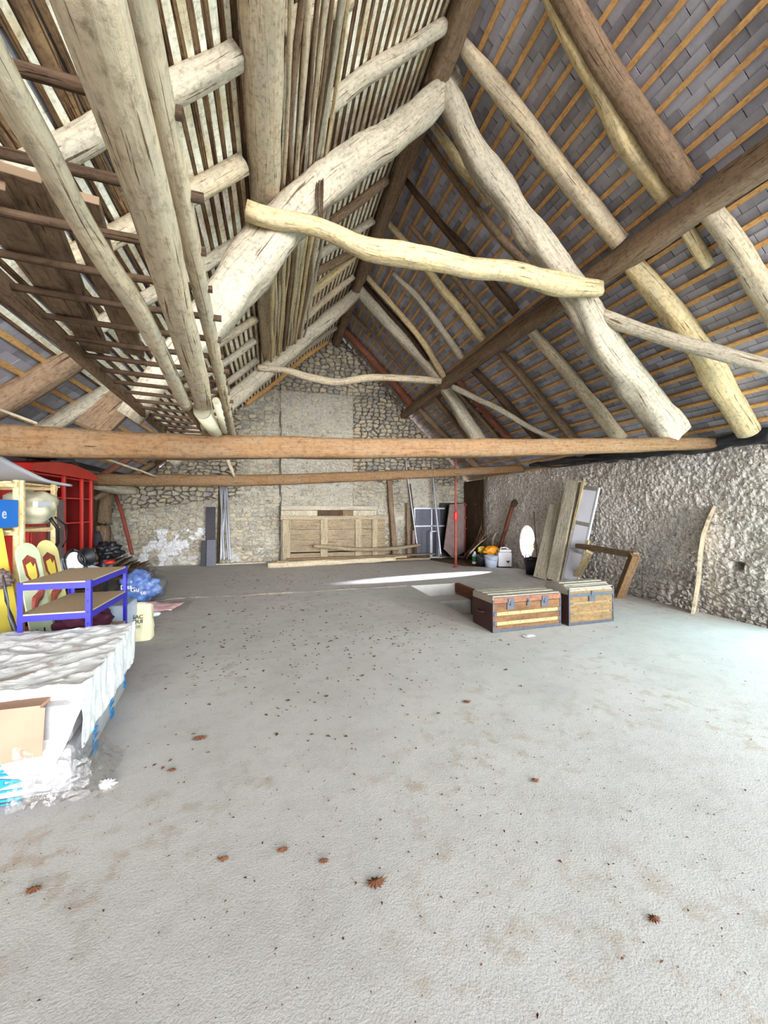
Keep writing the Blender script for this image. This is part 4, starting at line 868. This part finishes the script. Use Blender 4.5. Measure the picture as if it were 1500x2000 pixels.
# boards stacked on the floor before it
def fboard(u0, u1, v, y, z, w, h, mat, lab, tilt=0, sq=None):
    a = onY(u0, v, y); b = onY(u1, v, y); 
    if sq: return log('stacked_timber', [(a.x, y, z), ((a.x+b.x)/2, y+tilt*.4, z+.02), (b.x, y+tilt, z+.05)], [w, w*1.0, w*.8], mat, lab, 'timber', sq=sq, jit=.15)
    return plank('stacked_board', (a.x, y, z), (b.x, y+tilt, z+.01), w, h, mat, lab, 'board', side=(0, 1, 0), seed=u0)
fboard(523, 772, 1100, 11.25, .07, .075, 0, 'pale', 'thick rotten-edged timber lying foremost in front of the barn door', 0, 3)
fboard(527, 840, 1095, 11.5, .05, .22, .06, 'plank', 'flat board on the floor behind the rotten-edged timber', .1)
fboard(540, 795, 1090, 11.6, .115, .2, .04, 'ochre', 'board lying on top of the flat floor board before the barn door', .1)
fboard(560, 850, 1090, 11.72, .16, .14, .04, 'brown', 'reddish-ended long board, topmost of the stack before the barn door', .05)
log('curved_timber', [onY(612, 1066, 11.6), onY(700, 1073, 11.6), onY(770, 1071, 11.6), onY(822, 1064, 11.6)], [.05, .06, .055, .035], 'plank', 'curved grey timber with an upturned end lying on the board stack', 'timber', sq=3, seed=88)
fboard(400, 520, 1092, 12.15, .03, .1, .04, 'grey', 'thin grey board along the foot of the gable beside the aluminium tubes')
# slate panels and aluminium tubes
def gbox(name, u0, u1, v, y, t, mat, lab, cat='panel', tiltb=.12):
    a = onY(u0, v, y); b = onY(u1, v, y); T = frame(((a.x+b.x)/2, y-tiltb, 0), (0, tiltb, a.z), (1, 0, 0)); m = MB(); m.box((0, 0, a.z/2), (b.x-a.x, t, a.z), T); return tag(m.build(name, mat, bevel=.004), lab, cat)
gbox('slate_slab', 402, 421, 990, 12.3, .03, 'slate', 'tall narrow black panel leaning on the gable')
gbox('slate_slab', 393, 404, 1055, 12.2, .03, 'black', 'short black panel at the left foot of the tall one')
gbox('slate_slab', 404, 422, 1054, 12.1, .03, 'iron', 'short dusty grey panel in front of the tall black one')
for i, (ub, ut, yb) in enumerate(((431, 434, 11.85), (438, 430, 11.8), (447, 437, 11.78), (450, 443, 11.82), (432, 442, 11.9))):
    rod('aluminium_tube', [onY(ub, 1096, yb)*1-Vector((0, 0, 0)), onY(ut, 950, 12.36)], .024, 'steel', ['aluminium tube leaning on the gable, left foot of its bunch', 'aluminium tube crossing from centre foot to the left top of the bunch', 'aluminium tube second from the right foot of its bunch', 'aluminium tube rightmost of the bunch against the gable', 'aluminium tube crossing rightward behind the others in its bunch'][i], 'tube', 'aluminium tubes leaning on the gable', n=10)
log('leaning_post', [Vector((onY(426, 1090, 12.25).x, 12.25, 0)), onY(429, 950, 12.42)], .035, 'dark', 'dark thin batten behind the aluminium tubes', 'post', seed=91)
# ------------------------------------------------------------ left corner
log('corner_post', [onY(196, 1095, 10.9), onY(203, 1030, 11.2), onY(208, 952, 11.5)], [.13, .13, .12], 'brown', 'brown squared post leaning in the left corner under the far tie beam', 'post', sq=6, seed=95)
log('corner_post', [onY(190, 1090, 11.6), onY(190, 950, 11.7)], .07, 'dark', 'dark post behind the brown one in the left corner', 'post', sq=5, seed=96)
log('corner_post', [Vector((onY(226, 1085, 11.9).x, 11.9, 0)), onY(216, 1045, 12), onY(208, 1025, 12)], .05, 'plank', 'short slanting board stub at the foot of the corner post', 'post', sq=4, seed=97)
log('wall_plate_timber', [onY(184, 946, 10.2), onY(230, 955, 10.6), onY(262, 958, 11.0)], [.11, .12, .1], 'grey', 'old grey timber end lying below the far tie beam in the left corner', 'timber', sq=3, seed=98)
rod('red_prop', [onY(258, 1082, 11.2), onY(240, 1010, 11.6), onY(225, 965, 11.9)], .045, 'redrust', 'red painted steel prop slanting against the gable left of the white plaster patch', 'prop', n=12)
rr = random.Random(9)
for i in range(12):
    x0 = -3.75+i*.10; yb = 9.0+rr.uniform(-.1, .35)+i*.02; L = 2.7+rr.uniform(-.5, .3)-i*.09
    plank('stacked_plank', (x0+.25*(i % 3 == 0), yb, .04+.028*(11-i)+.02*rr.random()), (x0-.15+.0*i, yb+L, .10+.03*(11-i)), .2, .026, rr.choice(['brown', 'plank', 'red', 'brown']), 'rough reddish-brown plank in the heap between cabinet and gable', 'plank', side=(1, 0, .3), group='planks heaped in the left corner', seed=i)
# grey crate, saw bench things behind the blue shelf
cr = empty('tool_crate', (-2.85, 6.9, .55), .3); tag(cr, 'pale grey plastic crate tilted behind the blue shelf', 'crate')
T = Matrix.Translation((0, 0, 0)) @ Matrix.Rotation(.35, 4, 'Y')
m = MB(); m.box((0, 0, .0), (.5, .5, .02), T)
for s in (-1, 1): m.box((s*.25, 0, .12), (.015, .5, .24), T); m.box((0, s*.25, .12), (.5, .015, .24), T)
m.build('body', 'skyblue', cr, bevel=.005)
m = MB(); m.tube([(-.1, -.26, .2), (-.05, -.3, .28), (.1, -.3, .28), (.15, -.26, .2)], .01, 6, T=T); part(m.build('grip', 'black', cr, smooth=True), 'black grip')
e = empty('timber_block_stand', (-2.85, 6.95, 0)); tag(e, 'dark wooden support carrying the tilted grey crate', 'support')
m = MB(); m.box((0, 0, .22), (.55, .6, .44)); m.build('body', 'dark', e, bevel=.01)
crumple('power_tool', onY(212, 1092, 7.3), (.32, .3, .26), 'black', 'black power tool lying at the foot of the corner post', 'tool', 4, .6, 3)
crumple('red_cap', onY(214, 1102, 7.0), (.14, .12, .06), 'redp', 'small bright red cap beside the black power tool', 'dish', 6)  # loose red cap
rod('grey_bent_sheet', [onY(188, 1040, 8.4), onY(192, 1062, 8.3), onY(200, 1085, 8.2), Vector((onY(204, 1085, 8.2).x, 8.2, .05))], [.06, .08, .07, .05], 'iron', 'grey bent flexible duct standing beside the red cabinet', 'duct', jit=.15)
# ------------------------------------------------------------ red cabinet against the left wall
XC = -3.1; YA, YZ = onX(56, 1000, XC).y, onX(183, 1000, XC).y; H = 2.12
cb = empty('red_cabinet', (-3.35, (YA+YZ)/2, 0)); tag(cb, 'tall red-painted glazed cabinet with curved cornice against the left wall', 'cabinet')
def cbox(name, x0, x1, y0, y1, z0, z1, mat='redp', lab=None, p=cb, bv=.004):
    m = MB(); m.box(((x0+x1)/2, (y0+y1)/2, (z0+z1)/2), (x1-x0, y1-y0, z1-z0)); o = m.build(name, mat, p, world=True, bevel=bv)
    if lab: part(o, lab)
    return o
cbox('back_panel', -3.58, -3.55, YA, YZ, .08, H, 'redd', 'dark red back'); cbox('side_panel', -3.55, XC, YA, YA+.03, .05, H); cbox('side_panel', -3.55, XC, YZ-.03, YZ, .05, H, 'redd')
for z in (.12, .72, 1.38, 1.78, H-.02): cbox('shelf', -3.55, XC-.02, YA+.03, YZ-.03, z-.012, z+.012, 'redp')
ys = [onX(u, 1000, XC).y for u in (62, 126, 161, 179)]
for y in ys: cbox('stile', XC-.03, XC+.01, y-.03, y+.03, .1, H)
cbox('glass_door', XC-.02, XC, ys[0]+.04, ys[1]-.5, .5, 1.95, 'redp', 'solid red door panel')
cbox('drawer_front', XC-.02, XC+.01, ys[1]-.45, ys[1]-.03, .3, 1.75, 'rust', 'pinkish grey glazed panel')
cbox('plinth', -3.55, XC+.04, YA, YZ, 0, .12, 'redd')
m = MB(); n = 16; pts = []
for i in range(n+1):
    t = i/n; y = YA+(YZ-YA)*t; pts.append((y, H+.10+.10*math.sin(math.pi*t)))
poly = [(YZ+.04, H), (YA-.04, H)]+[(y, z) for y, z in pts]
m.prism(poly, -3.55, XC+.05, Matrix(((0, 0, 1, 0), (1, 0, 0, 0), (0, 1, 0, 0), (0, 0, 0, 1)))); m.build('cornice', 'redp', cb, world=True, bevel=.008)
m = MB(); m.lathe([(.012, 0), (.02, .03), (0, .035)], 10, frame((XC+.01, ys[2]-.25, 1.2), (1, 0, 0))); part(m.build('knob', 'white', cb, world=True), 'white knob')
crumple('black_plastic_bag', onX(142, 905, -3.1)+Vector((-.25, 0, -.1)), (.5, .9, .26), 'cable', 'black plastic bag lying on top of the red cabinet', 'bag', 8, .5, 2)
crumple('dark_cloth_bundle', onX(95, 893, -3.1)+Vector((-.25, -.1, -.02)), (.5, 1.3, .14), 'black', 'dark cloth bundle on the cabinet top behind the foam sheet', 'cloth', 12, .4, 2)
# ------------------------------------------------------------ pine rack
XP = -2.75
ra = empty('pine_rack', (XP-.3, 5.6, 0)); tag(ra, 'unpainted pine storage rack standing in front of the red cabinet', 'rack')
ya = onX(37, 1000, XP).y; yb = onX(105, 1000, XP).y
for x in (XP, XP-.65):
    for y, w in ((ya, .10), (yb, .055)):
        z1 = 1.93; m = MB(); m.box((x, y, z1/2), (.04 if w > .06 else .05, w, z1)); m.box((x, y, z1/2), (w, .04, z1)) if w > .06 else None; m.build('post', 'pine', ra, world=True, bevel=.003)
for z in (1.88, 1.34, .75):
    for y in (ya-.06, yb+.04):
        m = MB(); m.box((XP-.33, y, z), (.7, .03, .06)); m.build('cross_rail', 'pine', ra, world=True, bevel=.003)
    for i in range(5):
        m = MB(); m.box((XP-.03-i*.15, (ya+yb)/2, z+.02), (.07, yb-ya+.3, .02)); m.build('shelf_slat', 'pine', ra, world=True)
m = MB()   # foam sheet on top, curling up towards the left
def fs_(u, v):
    x = XP-.75+u*.85; y = ya-.75+v*1.75; k = max(0, 1-v*1.45); return (x, y, 1.945+.32*k**1.5*(1-.2*u)+.015*math.sin(u*6+v*5))
m.grid(fs_, 16, 24); o = m.build('foam_sheet', 'foam', solid=.03, smooth=True); tag(o, 'white curled foam sheet lying on top of the pine rack', 'foam sheet')
m = MB(); m.box((XP-.08, ya+.42, 1.985), (.1, .22, .03)); tag(m.build('black_clip', 'black', bevel=.006), 'small black clip lying on the edge of the foam sheet', 'clip')
bx = empty('blue_box', (XP-.15, ya-.33, 1.375)); tag(bx, 'bright blue box on the middle shelf of the pine rack', 'box')
m = MB(); m.box((0, 0, .18), (.4, .46, .30)); m.build('body', 'bluebox', bx, bevel=.01)
text3('printed_letter', 'e', .16, bx.matrix_basis @ Matrix.Translation((.202, -.02, .18)) @ Matrix.Rotation(math.pi/2, 4, 'Z') @ Matrix.Rotation(math.pi/2, 4, 'X'), 'white', bx, .001)
m = MB(); m.box((XP-.12, ya-.38, 1.80), (.16, .2, .13)); tag(m.build('cream_box', 'greyfab', bevel=.02), 'small cream box on the rack above the blue box', 'box')
hb = empty('canvas_bag', (XP-.15, (ya+yb)/2+.05, 1.37)); tag(hb, 'open beige canvas bag slumping on the middle shelf of the pine rack', 'bag')
crumple('body', Vector((XP-.12, (ya+yb)/2+.08, 1.42)), (.5, .66, .40), 'greyfab', '', '', 21, .35, 1.8, parent=hb)
m = MB(); m.box((XP+.10, (ya+yb)/2-.05, 1.66), (.05, .42, .07)); part(m.build('folded_flap', 'foam', hb, world=True, bevel=.004), 'pale stiff edge strip')
rod('strap', [Vector((XP+.08, yb-.28, 1.5)), Vector((XP+.13, yb-.2, 1.36)), Vector((XP+.12, yb-.17, 1.18)), Vector((XP+.06, yb-.16, 1.05))], .02, 'black', 'black strap', '', parent=hb)
rod('strap', [Vector((XP+.06, yb-.1, 1.5)), Vector((XP+.1, yb+.06, 1.4)), Vector((XP+.1, yb+.1, 1.2)), Vector((XP+.08, yb+.04, 1.1))], .012, 'black', 'thin black strap', '', parent=hb)
# ------------------------------------------------------------ yellow foam mattress and snowboards
def quadboard(name, P0, P1, w, t, mat, side, lab, cat, rnd=.12, nose=True):
    e = empty(name, P0); tag(e, lab, cat); L = (Vector(P1)-Vector(P0)).length; T = frame(P0, Vector(P1)-Vector(P0), side); poly = []
    for k in range(13): a = math.pi*k/12; poly.append((w/2*math.cos(a), L-rnd+rnd*math.sin(a)))
    for k in range(13): a = math.pi+math.pi*k/12; poly.append((w/2*math.cos(a)*.96, rnd*.6+rnd*.6*math.sin(a)))
    m = MB(); m.prism(poly, -t/2, t/2, T @ Matrix(((1, 0, 0, 0), (0, 0, 1, 0), (0, 1, 0, 0), (0, 0, 0, 1)))); m.build('body', mat, e, world=True, bevel=min(.02, t/3)); return e, T, L
P0 = F0(18, 1225); P0 = Vector((-2.62, 4.75, .0)); P1 = Vector((-2.98, 4.95, 1.62))
ye, Ty, Ly = quadboard('yellow_mattress', P0, P1, .62, .10, 'yellow', (.35, 1, 0), 'tall rounded yellow foam mattress leaning at the left edge', 'mattress', .1)
for s in (-1, 1):
    rod('cord', [Ty @ Vector((s*.02, -.07, Ly-.66)), Ty @ Vector((s*.16, -.065, Ly-.4)), Ty @ Vector((s*.26, -.06, Ly-.12))], .006, 'ink', 'dark cord', '', parent=ye)
crumple('rope_bundle', Ty @ Vector((.02, -.16, Ly-.88)), (.24, .16, .2), 'rust', 'brown coiled bundle of rope hanging on the yellow mattress', 'rope', 3, .5, 4)
rod('ski_pole', [Vector((-2.1, 4.35, .02)), Vector((-2.35, 4.5, .6)), Vector((-2.44, 4.56, .98))], [.022, .02, .008], 'iron', 'dark tapering pole leaning on the yellow mattress', 'pole')
rod('yellow_post', [Vector((-2.42, 4.12, .02)), Vector((-2.55, 4.4, .8)), Vector((-2.6, 4.5, 1.1))], [.03, .03, .02], 'yellow', 'slim yellow post standing in front of the yellow mattress', 'post')
M['boardpale'] = plain('pale_green_lacquer', srgb(204, 212, 178), .35, .5, 0, .05, 8)
M['boardyel'] = plain('pale_yellow_lacquer', srgb(226, 218, 150), .35, .5, 0, .05, 8)
for i, (x, y, x1, y1, mt, lab) in enumerate(((-2.30, 5.02, -2.56, 5.16, 'boardpale', 'pale green snowboard with a red and yellow emblem next to the yellow mattress'), (-2.28, 5.35, -2.56, 5.55, 'boardyel', 'pale yellow snowboard with a red and yellow emblem beside a round boot binding'))):
    e, Tb, Lb = quadboard('snowboard', Vector((x, y, .0)), Vector((x1, y1, 1.24)), .29, .014, mt, (.28, 1, 0), lab, 'snowboard', .16)
    rot = Tb @ Matrix.Translation((0, 0, -.22)) @ Matrix(((1, 0, 0, 0), (0, 0, -1, -.009), (0, 1, 0, 0), (0, 0, 0, 1)))
    q = MB(); q.prism([(-.09, 1.30), (-.02, 1.36), (.07, 1.31), (.08, 1.12), (.0, 1.0), (-.08, 1.14)], 0, .003, rot); part(q.build('emblem', 'redrust', e, world=True), 'red shield outline')
    q = MB(); q.prism([(-.06, 1.25), (.0, 1.28), (.02, 1.22), (.05, 1.26), (.05, 1.12), (.0, 1.05), (-.05, 1.14)], 0, .006, rot); part(q.build('emblem_centre', 'yellow', e, world=True), 'yellow emblem centre')
    q = MB(); q.tube([rot @ Vector(p) for p in ((.03, 1.0, .004), (.07, .97, .004), (.04, .90, .004), (-.02, .86, .004), (-.06, .78, .004))], [.022, .03, .03, .028, .018], 8, jit=.5, step=.02); part(q.build('lettering', 'redrust', e, world=True), 'smudged red lettering')
    for k in range(6):
        q = MB(); q.box((-.11+k*.045, .009, .18+.05*(k % 2)), (.018, .003, .22), Tb @ Matrix.Translation((0, -.018, 0))); q.build('dark_stripe', 'ink', e, world=True)
bo = empty('snowboard_binding', (-2.2, 5.32, .8)); tag(bo, 'round white and black binding hanging in front of the pale yellow snowboard', 'binding')
T = frame((-2.19, 5.36, .98), (1, -.75, .25), (0, 0, 1))
m = MB(); m.lathe([(0, .02), (.09, .02), (.10, .01), (.10, -.02), (0, -.02)], 24, T, sx=1.3, sy=.85); part(m.build('disc', 'white', bo, world=True, smooth=True), 'white oval disc')
m = MB(); m.tube([T @ Vector((.16*math.cos(a), .11*math.sin(a), 0)) for a in [k*.5236 for k in range(13)]], .016, 8, jit=0, step=.04); m.build('rim', 'black', bo, world=True, smooth=True)
m = MB(); m.lathe([(.09, 0), (.11, .12), (.09, .13), (.07, .0)], 20, frame((-2.2, 5.5, 1.02), (1, -.5, .2), (0, 0, 1))); part(m.build('cuff', 'black', bo, world=True, smooth=True), 'black open cuff')
# ------------------------------------------------------------ blue corner shelf
x0, x1, y0, y1 = -2.06, -1.53, 4.03, 4.94
sh = empty('blue_shelf_unit', ((x0+x1)/2, (y0+y1)/2, 0)); tag(sh, 'blue metal shelf unit with three chipboard shelves in the left foreground', 'shelf unit')
for x, sx in ((x0, 1), (x1, -1)):
    for y, sy in ((y0, 1), (y1, -1)):
        m = MB(); m.box((x+sx*.001, y+sy*.02, .49), (.004, .04, .98)); m.box((x+sx*.02, y+sy*.001, .49), (.04, .004, .98)); m.build('post', 'blue', sh, world=True)
for z in (.965, .70, .37):
    m = MB(); m.box(((x0+x1)/2, (y0+y1)/2, z+.004), (x1-x0-.012, y1-y0-.012, .014)); pz = m.build('shelf_board', 'panel', sh, world=True)
    for (cx, cy, dx, dy) in (((x0+x1)/2, y0, x1-x0, .006), ((x0+x1)/2, y1, x1-x0, .006), (x0, (y0+y1)/2, .006, y1-y0), (x1, (y0+y1)/2, .006, y1-y0)):
        m = MB(); m.box((cx, cy, z-.025), (dx, dy, .05)); m.build('side_rail', 'blue', sh, world=True)
for k in range(9):
    m = MB(); m.box((x1-.02, y0-.003, .1+k*.1), (.008, .002, .02)); part(m.build('slot', 'black', sh, world=True), 'dark slot in the post')
crumple('purple_bag', Vector((-1.78, 4.55, .38)), (.42, .5, .24), 'purple', 'dark purple gym bag on the bottom shelf of the blue unit', 'bag', 31, .5, 2.5)
m = MB(); m.box((-1.88, 5.35, .32), (.55, .4, .36), Matrix.Rotation(.0, 4, 'Z')); tag(m.build('grey_storage_box', 'skyblue', bevel=.02), 'pale grey storage box on the floor behind the blue shelf unit', 'box')
# bags on the floor to the right of the shelf
bb = empty('blue_plastic_bag', (-1.55, 5.5, 0)); tag(bb, 'blue and clear plastic bag with white print slumped behind the blue shelf leg', 'bag')
p = F0(270, 1185)
crumple('body', Vector((p.x-.02, p.y+.15, 0)), (.55, .45, .52), 'bluefilm', '', '', 41, .5, 2.6, parent=bb)
crumple('clear_film', Vector((p.x+.0, p.y+.17, .02)), (.66, .55, .6), 'film', '', '', 43, .4, 2.0, parent=bb)
for k in range(3):
    a = Vector((p.x-.12+.12*k, p.y-.17, .36-.05*k)); text3('white_print', ('Das', 'Gu', 'te')[k], .10, frame(a, (.35, -1, .45), (1, .35, 0)), 'white', bb, .001)
m = MB(); q0 = F0(297, 1192)
def pk(u, v): return (q0.x-.30+u*.62+.1*v, q0.y-.22+v*.5, .03+.09*max(0, 1-u)*math.sin(math.pi*v)+.05*abs(noise.noise(Vector((u*4, v*4, 3)))))
m.grid(pk, 16, 14); tag(m.build('pink_cloth', 'pink', smooth=True, solid=.008), 'pale pink cloth spilling onto the floor from the plastic bag', 'cloth')
m = MB()
def pk2(u, v): return (q0.x-.22+u*.75, q0.y-.38+v*.75+u*.15, .02+.07*abs(noise.noise(Vector((u*5, v*5, 9))))*(1-u*.5))
m.grid(pk2, 18, 16); tag(m.build('plastic_wrap', 'film', smooth=True), 'clear crumpled plastic wrap over the pink cloth', 'plastic wrap')
p = F0(292, 1203); m = MB(); m.lathe([(.0, 0), (.10, 0), (.12, .03), (.10, .05), (0, .055)], 20, Matrix.Translation((p.x, p.y, 0)), sx=1.3, sy=.6); tag(m.build('white_sandal', 'white', smooth=True), 'small white slipper at the edge of the pink cloth', 'slipper')
kb_ = F0(268, 1250); sk = empty('canvas_tote_bag', (kb_.x, kb_.y, 0)); tag(sk, 'cream canvas sack with dark lettering standing beside the front blue leg', 'bag')
m = MB()
def sack(u, v):
    a = u*2*math.pi; w = .23*(1-.18*v)+.02*noise.noise(Vector((math.cos(a)*1.5, math.sin(a)*1.5, v*2))); t = .15*(1-.75*v**1.5)
    return (kb_.x-.06+w*math.copysign(abs(math.cos(a))**.6, math.cos(a))+.015*noise.noise(Vector((a, v*5, 2))), kb_.y+.08+t*math.copysign(abs(math.sin(a))**.6, math.sin(a))+.05*v+.02*noise.noise(Vector((math.cos(a)*3, v*7, 5))), .43*v*(1-.08*math.cos(a)))
m.grid(sack, 48, 22); m.build('body', 'kraft', sk, smooth=True, world=True)
for s, z, sz in (('SAC', .30, .062), ('QUI', .245, .062), ('recycle', .195, .022), ('encore', .175, .022)):
    text3('printed_text', s, sz, frame((kb_.x+.03, kb_.y-.085+(.30-z)*-.10, z), (.12, -1, .22), (1, .12, 0)), 'ink', sk, .004)
# ------------------------------------------------------------ insulation bales under a sheet
IX0, IX1, IY0, IY1, IH = -3.0, -1.10, 2.62, 3.98, .50
ib = empty('insulation_bale', (-2, 3.3, 0)); tag(ib, 'large white wrapped insulation bale with blue lettering at left, under the sheet', 'bale')
m = MB()
def rb(poly, z0, z1, b, mat, nm):
    q = MB(); q.prism(poly, z0, z1); return q.build(nm, mat, ib, world=True, bevel=b)
rb([(IX0, IY0), (IX1+.02, IY0), (IX1-.14, IY1), (IX0, IY1)], .0, .26, .04, 'wrapw', 'lower_pack')
rb([(IX0, IY0+.02), (IX1, IY0+.02), (IX1-.15, IY1), (IX0, IY1)], .26, IH, .04, 'wrapw', 'upper_pack')
side = Vector((IX1-.14, IY1, 0))-Vector((IX1+.02, IY0, 0)); sn = Vector((side.y, -side.x, 0)).normalized(); sd = side.normalized()
for t, z, sz in ((.30, .15, .17), (.62, .17, .17), (.94, .2, .15)):
    p = Vector((IX1+.02, IY0, z))+side*t+sn*.004
    text3('blue_lettering', 'KNAUF', sz, frame(p, sn, -Vector((0, 0, 1)))@Matrix.Scale(.62, 4, (1, 0, 0)), 'blueink', ib, .0015, label='blue printed brand lettering')
text3('blue_lettering', 'KNAUF', .20, frame((-1.395, IY0-.006, .13), (0, -1, 0), (0, 0, -1))@Matrix.Scale(.5, 4, (1, 0, 0)), 'blueink', ib, .0015, label='blue printed brand lettering')
q = MB(); q.box((-1.60, IY0-.002, .14), (.5, .006, .26)); 
m = MB(); m.box((-2.1, IY0+.62, IH+.012), (1.75, 1.28, .02)); 
def cdf(u, v): 
    x = IX0+u*1.80; return (x, IY0-.03+.02*math.sin(u*9)-.03*v, IH+.01-.27*v+.02*math.sin(u*14)*v)
m.grid(cdf, 20, 8)
tag(m.build('cardboard_sheet', 'card', solid=.004), 'brown cardboard laid over the bale and folded down its front', 'cardboard')
m = MB(); OV = .30
def sheet(u, v):
    y = IY0+.02+v*(IY1-IY0+.05); xr = IX1+.045-.15*v; Lx = xr-IX0; s = u*(Lx+OV+.02)
    ridg = lambda a, b, f, k: (1-abs(noise.noise(Vector((a*f, b*f, k))))*2.4)
    x = IX0+min(s, Lx); wr = .014*ridg(x*1.1+y*.9+.15*noise.noise(Vector((x*3,y*3,5))), y*1.0-x*.8, 3.4, 1)+.010*ridg(x*.8-y, y*.9+x, 7, 4)+.004*ridg(x+y*.5, y-x*.3, 15, 6); z = IH+.055+wr
    fr = 0
    if s > Lx:
        o = s-Lx; dr = o*(1+.25*noise.noise(Vector((y*2.2, 0, 3))))
        z -= dr+.0; x += .014*noise.noise(Vector((y*9, 0, z*2)))+.010*noise.noise(Vector((y*21, z*9, 0)))+.014
        if o < .05: z += .02*(1-o/.05)
    else: x += .01*noise.noise(Vector((y*9, x*9, 1)))
    # front corner hangs down in a point, the rest of the front edge stops short
    f = 1-v*16
    if f > 0 and s < Lx+OV:
        c = math.exp(-((x-(IX1-.17))/.2)**4); y -= .05*c*f; z -= .42*c*f*(1 if s <= Lx else .5); y += .34*f*(1-c)*(.5+.5*math.sin(x*7+1))*.5*(s < Lx)
    return (x, y, max(z, .03))
m.grid(sheet, 120, 96); o = m.build('dust_sheet', 'sheet', smooth=True, solid=.003); tag(o, 'wrinkled white cotton sheet draped over the insulation bale', 'sheet')
m = MB()
def wrap(u, v):
    x = -1.33+u*.36; y = IY0-.04-.08*v; z = .30*(1-v)**1.2*(1-u*.45)+.02+.05*abs(noise.noise(Vector((u*6, v*6, 2)))); return (x+.05*noise.noise(Vector((u*4, v*4, 8))), y, z)
m.grid(wrap, 34, 22); m.grid(lambda u, v: (IX1+.03+u*.16+.02*noise.noise(Vector((u*5, v*5, 3))), IY0-.12+v*.45, .02+.24*(1-u)**1.6*(1-.4*v)+.04*abs(noise.noise(Vector((u*8, v*8, 5))))), 22, 24)
tag(m.build('torn_plastic_wrap', 'film', smooth=True), 'torn clear plastic wrap bunched at the front corner of the bale', 'plastic wrap')
p = F0(208, 1538); crumple('white_plastic_scrap', Vector((p.x, p.y, 0)), (.07, .05, .04), 'white', 'small knotted white plastic scrap on the floor by the bale', 'scrap', 4, .9, 3)
# ------------------------------------------------------------ leaves and litter
for i, (u, v, s, lab) in enumerate(((735, 1726, .085, 'largest curled brown leaf in the near middle of the floor'), (632, 1684, .045, 'small brown leaf left of the largest leaf'), (552, 1662, .05, 'long ragged leaf nearest the smallest leaves'), (437, 1680, .045, 'rust-coloured leaf on the floor left of the ragged leaf'), (390, 1443, .085, 'flat reddish bark chip on the floor right of the bale'), (66, 1740, .06, 'thin brown twig piece near the left edge of the floor'), (1046, 1526, .05, 'grey-brown leaf on the floor below the trunks'), (335, 1506, .05, 'dark leaf between bark chip and bale'), (1278, 1798, .05, 'dark leaf on the right of the near floor'), (912, 1372, .07, 'grey scuffed leaf in the centre of the floor'))):
    p = F0(u, v); m = MB(); k = 12; a0 = i*1.3
    vs = [(p.x, p.y, .016)]
    for j in range(k*2):
        a = 2*math.pi*j/(k*2); r = s*(.5 if j % 2 else .3)*(1+.5*noise.noise(Vector((i*4, j*1.7, 0)))); vs.append((p.x+r*math.cos(a+a0)*1.2, p.y+r*math.sin(a+a0)*.75, .006+.02*abs(noise.noise(Vector((i, j, 4))))))
    m.add(vs, [(0, 1+j, 1+(j+1) % (2*k)) for j in range(2*k)]); tag(m.build('dead_leaf', 'leaf'), lab, 'leaf')
m = MB(); rr = random.Random(77)
def scat(n, cx, cy, sx, sy, s0, s1):
    for _ in range(n):
        x = rr.gauss(cx, sx); y = rr.gauss(cy, sy)
        if not (-1.0 < x < 5.9 and .9 < y < 11) or (2.6 < x < 4.8 and 4.4 < y < 8): continue
        s = rr.uniform(s0, s1); a = rr.random()*6; e = rr.uniform(.3, .7)
        c, d = math.cos(a)*s, math.sin(a)*s; m.add([(x-c, y-d, .003), (x+d*e, y-c*e, .006), (x+c, y+d, .004), (x-d*e, y+c*e, .009)], [(0, 1, 2, 3)])
scat(240, 1.4, 5.0, 1.3, .9, .008, .028); scat(260, -.2, 8.2, 1.6, 1.6, .012, .045); scat(420, 1.2, 2.8, 1.5, 1.1, .003, .011); scat(220, .1, 4.3, .8, .9, .007, .024); scat(260, 1.5, 1.5, .9, .45, .002, .008)
tag(m.build('leaf_litter', 'leaf'), 'scattered tiny dry leaf crumbs all over the concrete floor', 'litter', kind='stuff')
